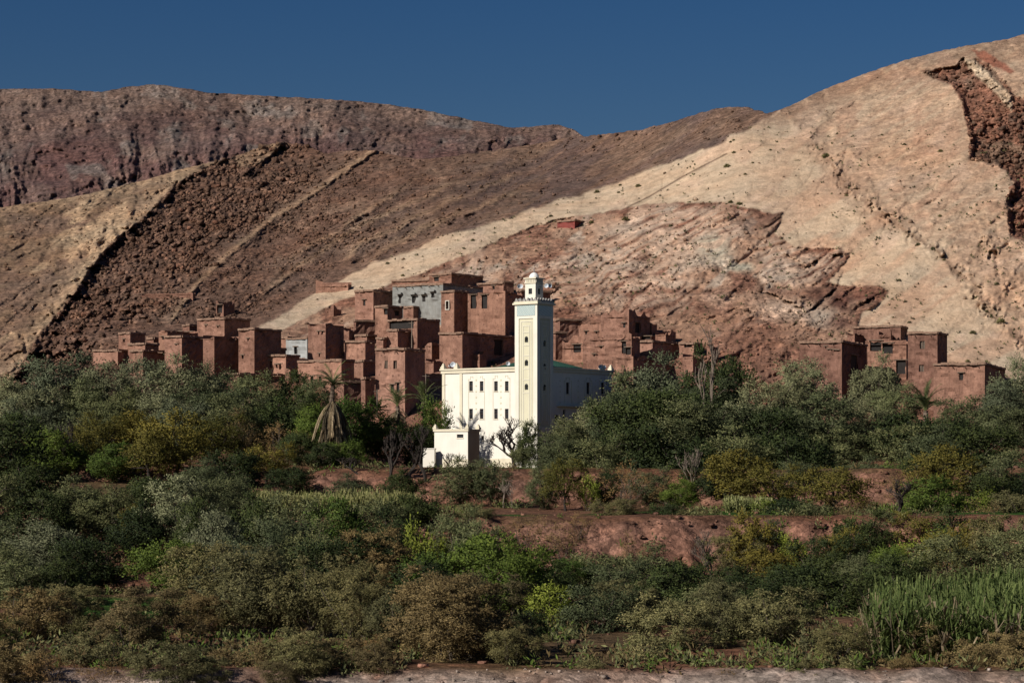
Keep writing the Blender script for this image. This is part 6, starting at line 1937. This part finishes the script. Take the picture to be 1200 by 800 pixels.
blades('dry_reeds', scatter(620, 1015, 1290, 125, 149, 23), 2.9, 0.13, 'straw', 'dry broken stems among the green reeds', 24, 0.7, 4)
blades('crop', scatter(2600, 285, 490, 226, 245, 5, lambda X, D: vnoise(X/2.5, D/2.5, 8) > -0.5), 1.7, 0.16, 'maize', 'pale yellow-green crop standing on the left terrace', 6, 0.4, 3)
blades('reed_clump', scatter(500, 850, 905, 224, 232, 15), 1.5, 0.13, 'maize', 'pale green tall grass on the right terrace lip', 16, 0.4, 4)

def undergrowth():
    """dead and green low growth that fills the floor between the trees"""
    rs = np.random.RandomState(44); out = []
    n = 12000
    D = rs.uniform(121, 322, n); x = rs.uniform(-120, 1320, n); X = (x-600)*D/F
    dens = fbm(X/9, D/9, 3, 61) + 0.12
    xi = x
    bare = ((D > 205) & (D < 220) & (xi > 540) & (xi < 1240)) | ((D > 246) & (D < 262) & (xi > 380)) | ((D > 255) & (xi > 420) & (xi < 655))
    plot = ((D > 158) & (D < 187) & (xi > 75) & (xi < 250)) | ((D > 215) & (D < 240) & (xi > 560) & (xi < 800))
    k = (dens > 0) & ~plot & (~bare | (rs.uniform(size=n) < .3))
    X = X[k]; D = D[k]; z = ground_z(X, D); m = len(X)
    keyc = rs.uniform(size=m)
    for key, lo, hi, nm, lab in (('olive', 0, .45, 'undergrowth', 'dark green undergrowth between the trees'), ('dry', .45, .75, 'dry_undergrowth', 'dry brown undergrowth between the trees'), ('green', .75, 1.01, 'weeds', 'green weeds between the trees')):
        s = (keyc >= lo) & (keyc < hi); Xs, Ds, Zs = X[s], D[s], z[s]; mm = len(Xs); q = 26
        sc = np.repeat(rs.uniform(.35, 1.0, mm), q)
        d = unit(rs.normal(size=(mm*q, 3)) + np.array([0, 0, .9])); r = rs.uniform(.1, 1.0, mm*q)
        c = np.repeat(np.stack([Xs, Ds, Zs], 1), q, 0) + d*(sc*r)[:, None]; c[:, 2] = np.maximum(c[:, 2], np.repeat(Zs, q))
        me = leaves_mesh(nm, c, unit(d + rs.normal(scale=.4, size=d.shape)), 0.34*sc+.1, 0.10*sc+.03, L_[key], rs)
        o = bpy.data.objects.new(nm, me); COL.objects.link(o); tag(o, lab, None, kind='stuff')
undergrowth()

# --- palms
def frond_mesh(name, mat, L=2.6, droop=1.0, n=26, lw=0.05, ll=0.55, seed=0, dead=False):
    """frond along +x from the origin, arching; a dead one hangs"""
    rs = random.Random(seed); m = MB()
    if dead: fn = lambda t: (0.36*L*math.sin(min(t*2.2, 1.57))*(.7+.3*t), L*(0.10*t - 1.0*t**1.5))
    else: fn = lambda t: (L*t, L*(0.55*t - droop*t*t))
    P_ = [fn(i/8) for i in range(9)]
    m.tube([(a, 0, b) for a, b in P_], [.045*(1-i/10) for i in range(9)], 3, False)
    for i in range(n):
        t = .15 + .85*i/n; x, z = fn(t); l = ll*(1-.6*abs(t-.5))*rs.uniform(.85, 1.1)
        for sg in (-1, 1):
            dx, dz = (l*.15, -l*.8) if dead else (l*.55, -l*.18 + rs.uniform(-.05, .08))
            e = (x + dx, sg*l*(.35 if dead else .75), z + dz)
            m.quad((x-lw/2, 0, z), (x+lw, sg*l*.3, z+dz*.4), e, (x+lw/2, sg*.01, z-.01))
    return m.mesh(name, mat)
FR_G = [frond_mesh('frond', L_['palm'], 2.9, .5, seed=1, lw=.07), frond_mesh('frond', L_['palm'], 2.6, .9, seed=2, lw=.07)]
FR_D = [frond_mesh('dead_frond', L_['straw'], 3.4, seed=3, ll=.7, lw=.1, dead=True), frond_mesh('dead_frond', L_['straw'], 2.8, seed=4, ll=.6, lw=.1, dead=True)]
def palm(x, ytop, ybase, D, label, greens=22, deads=0, trunk=True, s=1.0, upr=0.0, dead_z=0.0, dz_=1.0):
    X = XW(x, D); zb = (HZ-ybase)*D/F; zt = (HZ-ytop)*D/F - 1.3*s
    r = empty('palm_tree', (X, D, zb), 0, label, 'palm tree'); h = zt - zb
    m = MB(); k = max(4, int(h/0.22)); pts = []; rr = []
    for i in range(k+1):
        pts.append((.12*math.sin(i*.2), 0, h*i/k)); rr.append((.26 if i % 2 else .2)*s)
    m.tube([(0, 0, -1)] + pts, [.26*s] + rr, 8); m.build('trunk', M_palmbark, r)
    rg = random.Random(int(x))
    for i in range(greens):
        o = bpy.data.objects.new('frond', FR_G[i % 2]); COL.objects.link(o); o.parent = r
        o.location = (.12*math.sin(k*.2), 0, h); el = rg.uniform(-.25, 1.15) if not upr else rg.uniform(.3, 1.35)
        o.rotation_euler = (0, -el, i*2.399); q = s*rg.uniform(.75, 1.05); o.scale = (q, q, q)
    for i in range(deads):
        o = bpy.data.objects.new('dead_frond', FR_D[i % 2]); COL.objects.link(o); o.parent = r
        o.location = (.12*math.sin(k*.2), 0, h - .1 - dead_z - rg.uniform(0, 2.2)); o.rotation_euler = (0, rg.uniform(-.3, .12), i*2.399+rg.uniform(0, .8))
        q = s*rg.uniform(.55, 1.1); o.scale = (q, q, q*dz_*rg.uniform(.7, 1.1))
    return r
palm(389, 436, 535, 268, 'tall palm with a green head over a long shaggy skirt of dead straw-coloured fronds', 34, 110, s=1.15, dead_z=1.7, dz_=1.35)
palm(466, 462, 512, 290, 'short palm with upright leaves and a grey thatch of dead fronds', 18, 30, s=1.15, upr=1, dz_=.45)
palm(497, 456, 512, 293, 'short palm with few upright leaves next to the mosque', 16, 0, s=1.25, upr=1)
palm(1084, 464, 510, 286, 'short palm with upright leaves at the foot of the two-window tower', 24, 0, s=1.4, upr=1)

# --- bare trees
def bare_tree(x, ytop, w, D, label, mat, seed, base_y=None, levels=5, lean=0.0, r0=0.022, name='bare_tree', group=None, upness=.6, cat='tree', bole=.26):
    X = XW(x, D); z = gz(X, D) if base_y is None else (HZ-base_y)*D/F
    ht = (HZ-ytop)*D/F - z; W = w*D/F
    r = empty(name, (X, D, z), 0, label, cat, group); rg = random.Random(seed)
    trunk = MB(); limbs = MB()
    def grow(p, d, l, rad, lv):
        e = p + d*l; mid = p.lerp(e, .5) + Vector((rg.uniform(-1, 1), rg.uniform(-1, 1), rg.uniform(-.5, .5)))*l*.08
        (trunk if lv == levels else limbs).tube([p, mid, e], [rad, rad*.85, rad*.7], 5 if lv > 2 else 3, False)
        if lv <= 0: return
        for i in range(rg.choice((2, 3, 3)) if lv > 1 else 3):
            q = Vector((rg.uniform(-1, 1), rg.uniform(-1, 1), rg.uniform(-.35, .9)*upness + .25)).normalized()
            nd = (d*.75 + q*.8).normalized()
            grow(p.lerp(e, rg.uniform(.55, 1.0)) if i else e, nd, min(l, .3)*rg.uniform(.6, .86), rad*(.66 if i else .72), lv-1)
    grow(Vector((0, 0, -.05)), Vector((lean, 0, 1)).normalized(), bole, r0, levels)
    o1 = trunk.build('trunk', mat, r); o2 = limbs.build('branches', mat, r)
    vs2 = [v.co for v in o2.data.vertices]; hx = max(abs(v.x) for v in vs2); hz = max(v.z for v in vs2)
    for o in (o1, o2): o.scale = (W/2/hx, W/2/hx, ht/hz)
    return r
bare_tree(835, 378, 30, 284, 'tall bare pale-barked tree rising above the right grove', M_palebark, 3, levels=4, upness=.6, r0=.028, bole=.9)
bare_tree(825, 420, 24, 284, 'thinner leafless stem beside the tall bare tree', M_palebark, 8, levels=3, upness=.8, r0=.03, bole=.8)
bare_tree(606, 486, 76, 268, 'leafless dark tree spreading its branches before the mosque front', M_darkbark, 21, levels=6, lean=-.3, r0=.032, upness=.8)
T('dark', 620, 494, 28, 268, 'ivy-dark slim tree growing with the leafless one before the mosque')
T('olive', 612, 520, 26, 267, 'low ivy-clad stem under the leafless tree at the mosque')
bare_tree(92, 492, 62, 262, 'leafless brown orchard tree in the left grove', M_darkbark, 31, levels=6, r0=.03)
bare_tree(812, 522, 46, 250, 'pale leafless branches inside the dark right-hand grove', M_palebark, 37, levels=5, r0=.02)
bare_tree(590, 560, 22, 243, 'small whitish dead sapling on the terrace', M_palebark, 41, levels=4, r0=.02)
bare_tree(600, 566, 16, 243, 'smaller whitish dead sapling beside the first', M_palebark, 43, levels=4, r0=.02)
bare_tree(834, 618, 50, 200, 'dead grey tree in front of the cliff at right', M_bark, 47, levels=5, r0=.022)
bare_tree(1050, 560, 52, 222, 'dark leaning leafless tree on the right terrace', M_darkbark, 53, levels=5, lean=.3, r0=.03)
for i, (x, yt, w, lab) in enumerate(((455, 500, 44, 'black dead tree with raised arms left on the rubble bank'), (500, 497, 60, 'black dead thorn tree in front of the annexe'),
        (476, 520, 50, 'fallen dark dead branches in the middle of the rubble bank'), (420, 532, 56, 'tangle of dark dead branches below the shaggy palm'), (520, 530, 40, 'small dark dead branches under the annexe'))):
    bare_tree(x, yt, w, 256 + i*.7, lab, M_darkbark, 61+i, levels=5, lean=(.3, -.5, .9, -.9, .8)[i], r0=.034, upness=.3, name='dead_tree')

# --- dry shrubs dotted over the pale rock
def desert_shrubs():
    rs = np.random.RandomState(9)
    tufts = []
    for i in range(3):
        n = 170; d = unit(rs.normal(size=(n, 3)) + np.array([0, 0, .6])); c = d*rs.uniform(.2, .5, (n, 1)); c[:, 2] = np.abs(c[:, 2])
        tufts.append(leaves_mesh('desert_shrub', c, unit(d + rs.normal(scale=.3, size=d.shape)), np.full(n, .3), np.full(n, .1), L_['tam'], rs, d))
    named = [(1173,378,11,'largest dark round shrub on the pale slope at the lower right'),(1140,391,8,'brown round shrub below left of the largest one on the pale slope'),
             (1205,380,8,'shrub at the right edge of the pale slope'),(1094,293,8,'shrub in the upper crease of the pale slope'),(968,184,9,'dark shrub at the top of the long crease'),
             (1076,288,7,'small shrub left of the crease shrub'),(1168,334,7,'lone shrub right of the crease'),(852,196,8,'dark shrub by the end of the straight dark line'),
             (733,258,9,'green tuft right of the lone red building'),(693,262,7,'shrub touching the lone red building'),(748,219,7,'shrub on the upper edge of the pale slab, left part'),
             (700,226,7,'shrub on the upper edge of the pale slab above the red building'),(856,238,7,'left of two shrubs on the rim of the broken outcrop'),(866,240,7,'right of two shrubs on the rim of the broken outcrop'),
             (1042,428,7,'shrub behind the right-hand houses'),(1134,424,6,'shrub behind the low thin-roofed house'),(1102,178,6,'shrub on the warm upper slab')]
    xs = [a[0] for a in named]; ys = [a[1] for a in named]; sz = [a[2] for a in named]; lb = [a[3] for a in named]
    n = 600; x = rs.uniform(430, 1250, n); y = rs.uniform(140, 470, n)
    k = inside(x, y, LIGHT) & (y > interp(SKY1, x) + 6); idb = inside(x, y, DEBRIS); dc = polydist(x, y, CREASE1)[0]; de = polydist(x, y, LIGHT[:12])[0]
    pr = np.where(idb, .05, .10) + .5*np.exp(-(dc/7)**2) + .5*np.exp(-((de-8)/7)**2); k &= rs.uniform(size=n) < pr*1.2
    x = x[k][:95]; y = y[k][:95]
    xs += list(x); ys += list(y); sz += list(rs.uniform(2.6, 5.5, len(x)))
    for a_, b_ in zip(x, y):
        dcr = polydist(np.array([a_]), np.array([b_]), CREASE1)
        if dcr[0][0] < 14: lb.append('small dry tuft growing in the long crease across the pale slope')
        elif polydist(np.array([a_]), np.array([b_]), LIGHT[:12])[0][0] < 22: lb.append('small dry tuft along the upper edge of the pale slab')
        elif inside(np.array([a_]), np.array([b_]), DEBRIS)[0]: lb.append('small dry tuft on the broken outcrop above the village')
        elif dcr[1][0] > 0: lb.append('small dry tuft on the smooth slab below the long crease')
        else: lb.append('small dry tuft on the rougher upper slab right of the long crease')
    Dh = hill_point(xs, ys)
    for i, (x_, y_, s_, D) in enumerate(zip(xs, ys, sz, Dh)):
        o = bpy.data.objects.new('desert_shrub', tufts[i % 3]); COL.objects.link(o)
        o.location = P(x_, y_, D); q = s_*D/F*1.1; o.scale = (q, q, q*.9); o.rotation_euler = (0, 0, i)
        tag(o, lb[i], 'shrub', 'dry shrubs dotted over the pale slope')
    m = 2600; x = rs.uniform(420, 1260, m); y = rs.uniform(150, 470, m)
    k = inside(x, y, LIGHT) & (y > interp(SKY1, x)+4) & (fbm(x/30, y/30, 3, 77) > -0.1); x = x[k]; y = y[k]
    D = hill_point(x, y); c = np.stack([(x-600)*D/F, D, (HZ-y)*D/F], 1); q = 7; c = np.repeat(c, q, 0); d = unit(rs.normal(size=c.shape) + np.array([0, -.3, .8]))
    sc = np.repeat(rs.uniform(.12, .34, len(x)), q)
    me = leaves_mesh('dry_tufts', c + d*sc[:, None], d, sc*1.6, sc*.7, L_['tam'], rs, d)
    o = bpy.data.objects.new('dry_tufts', me); COL.objects.link(o); tag(o, 'tiny dry tufts speckled over the pale rock', None, kind='stuff')
desert_shrubs()
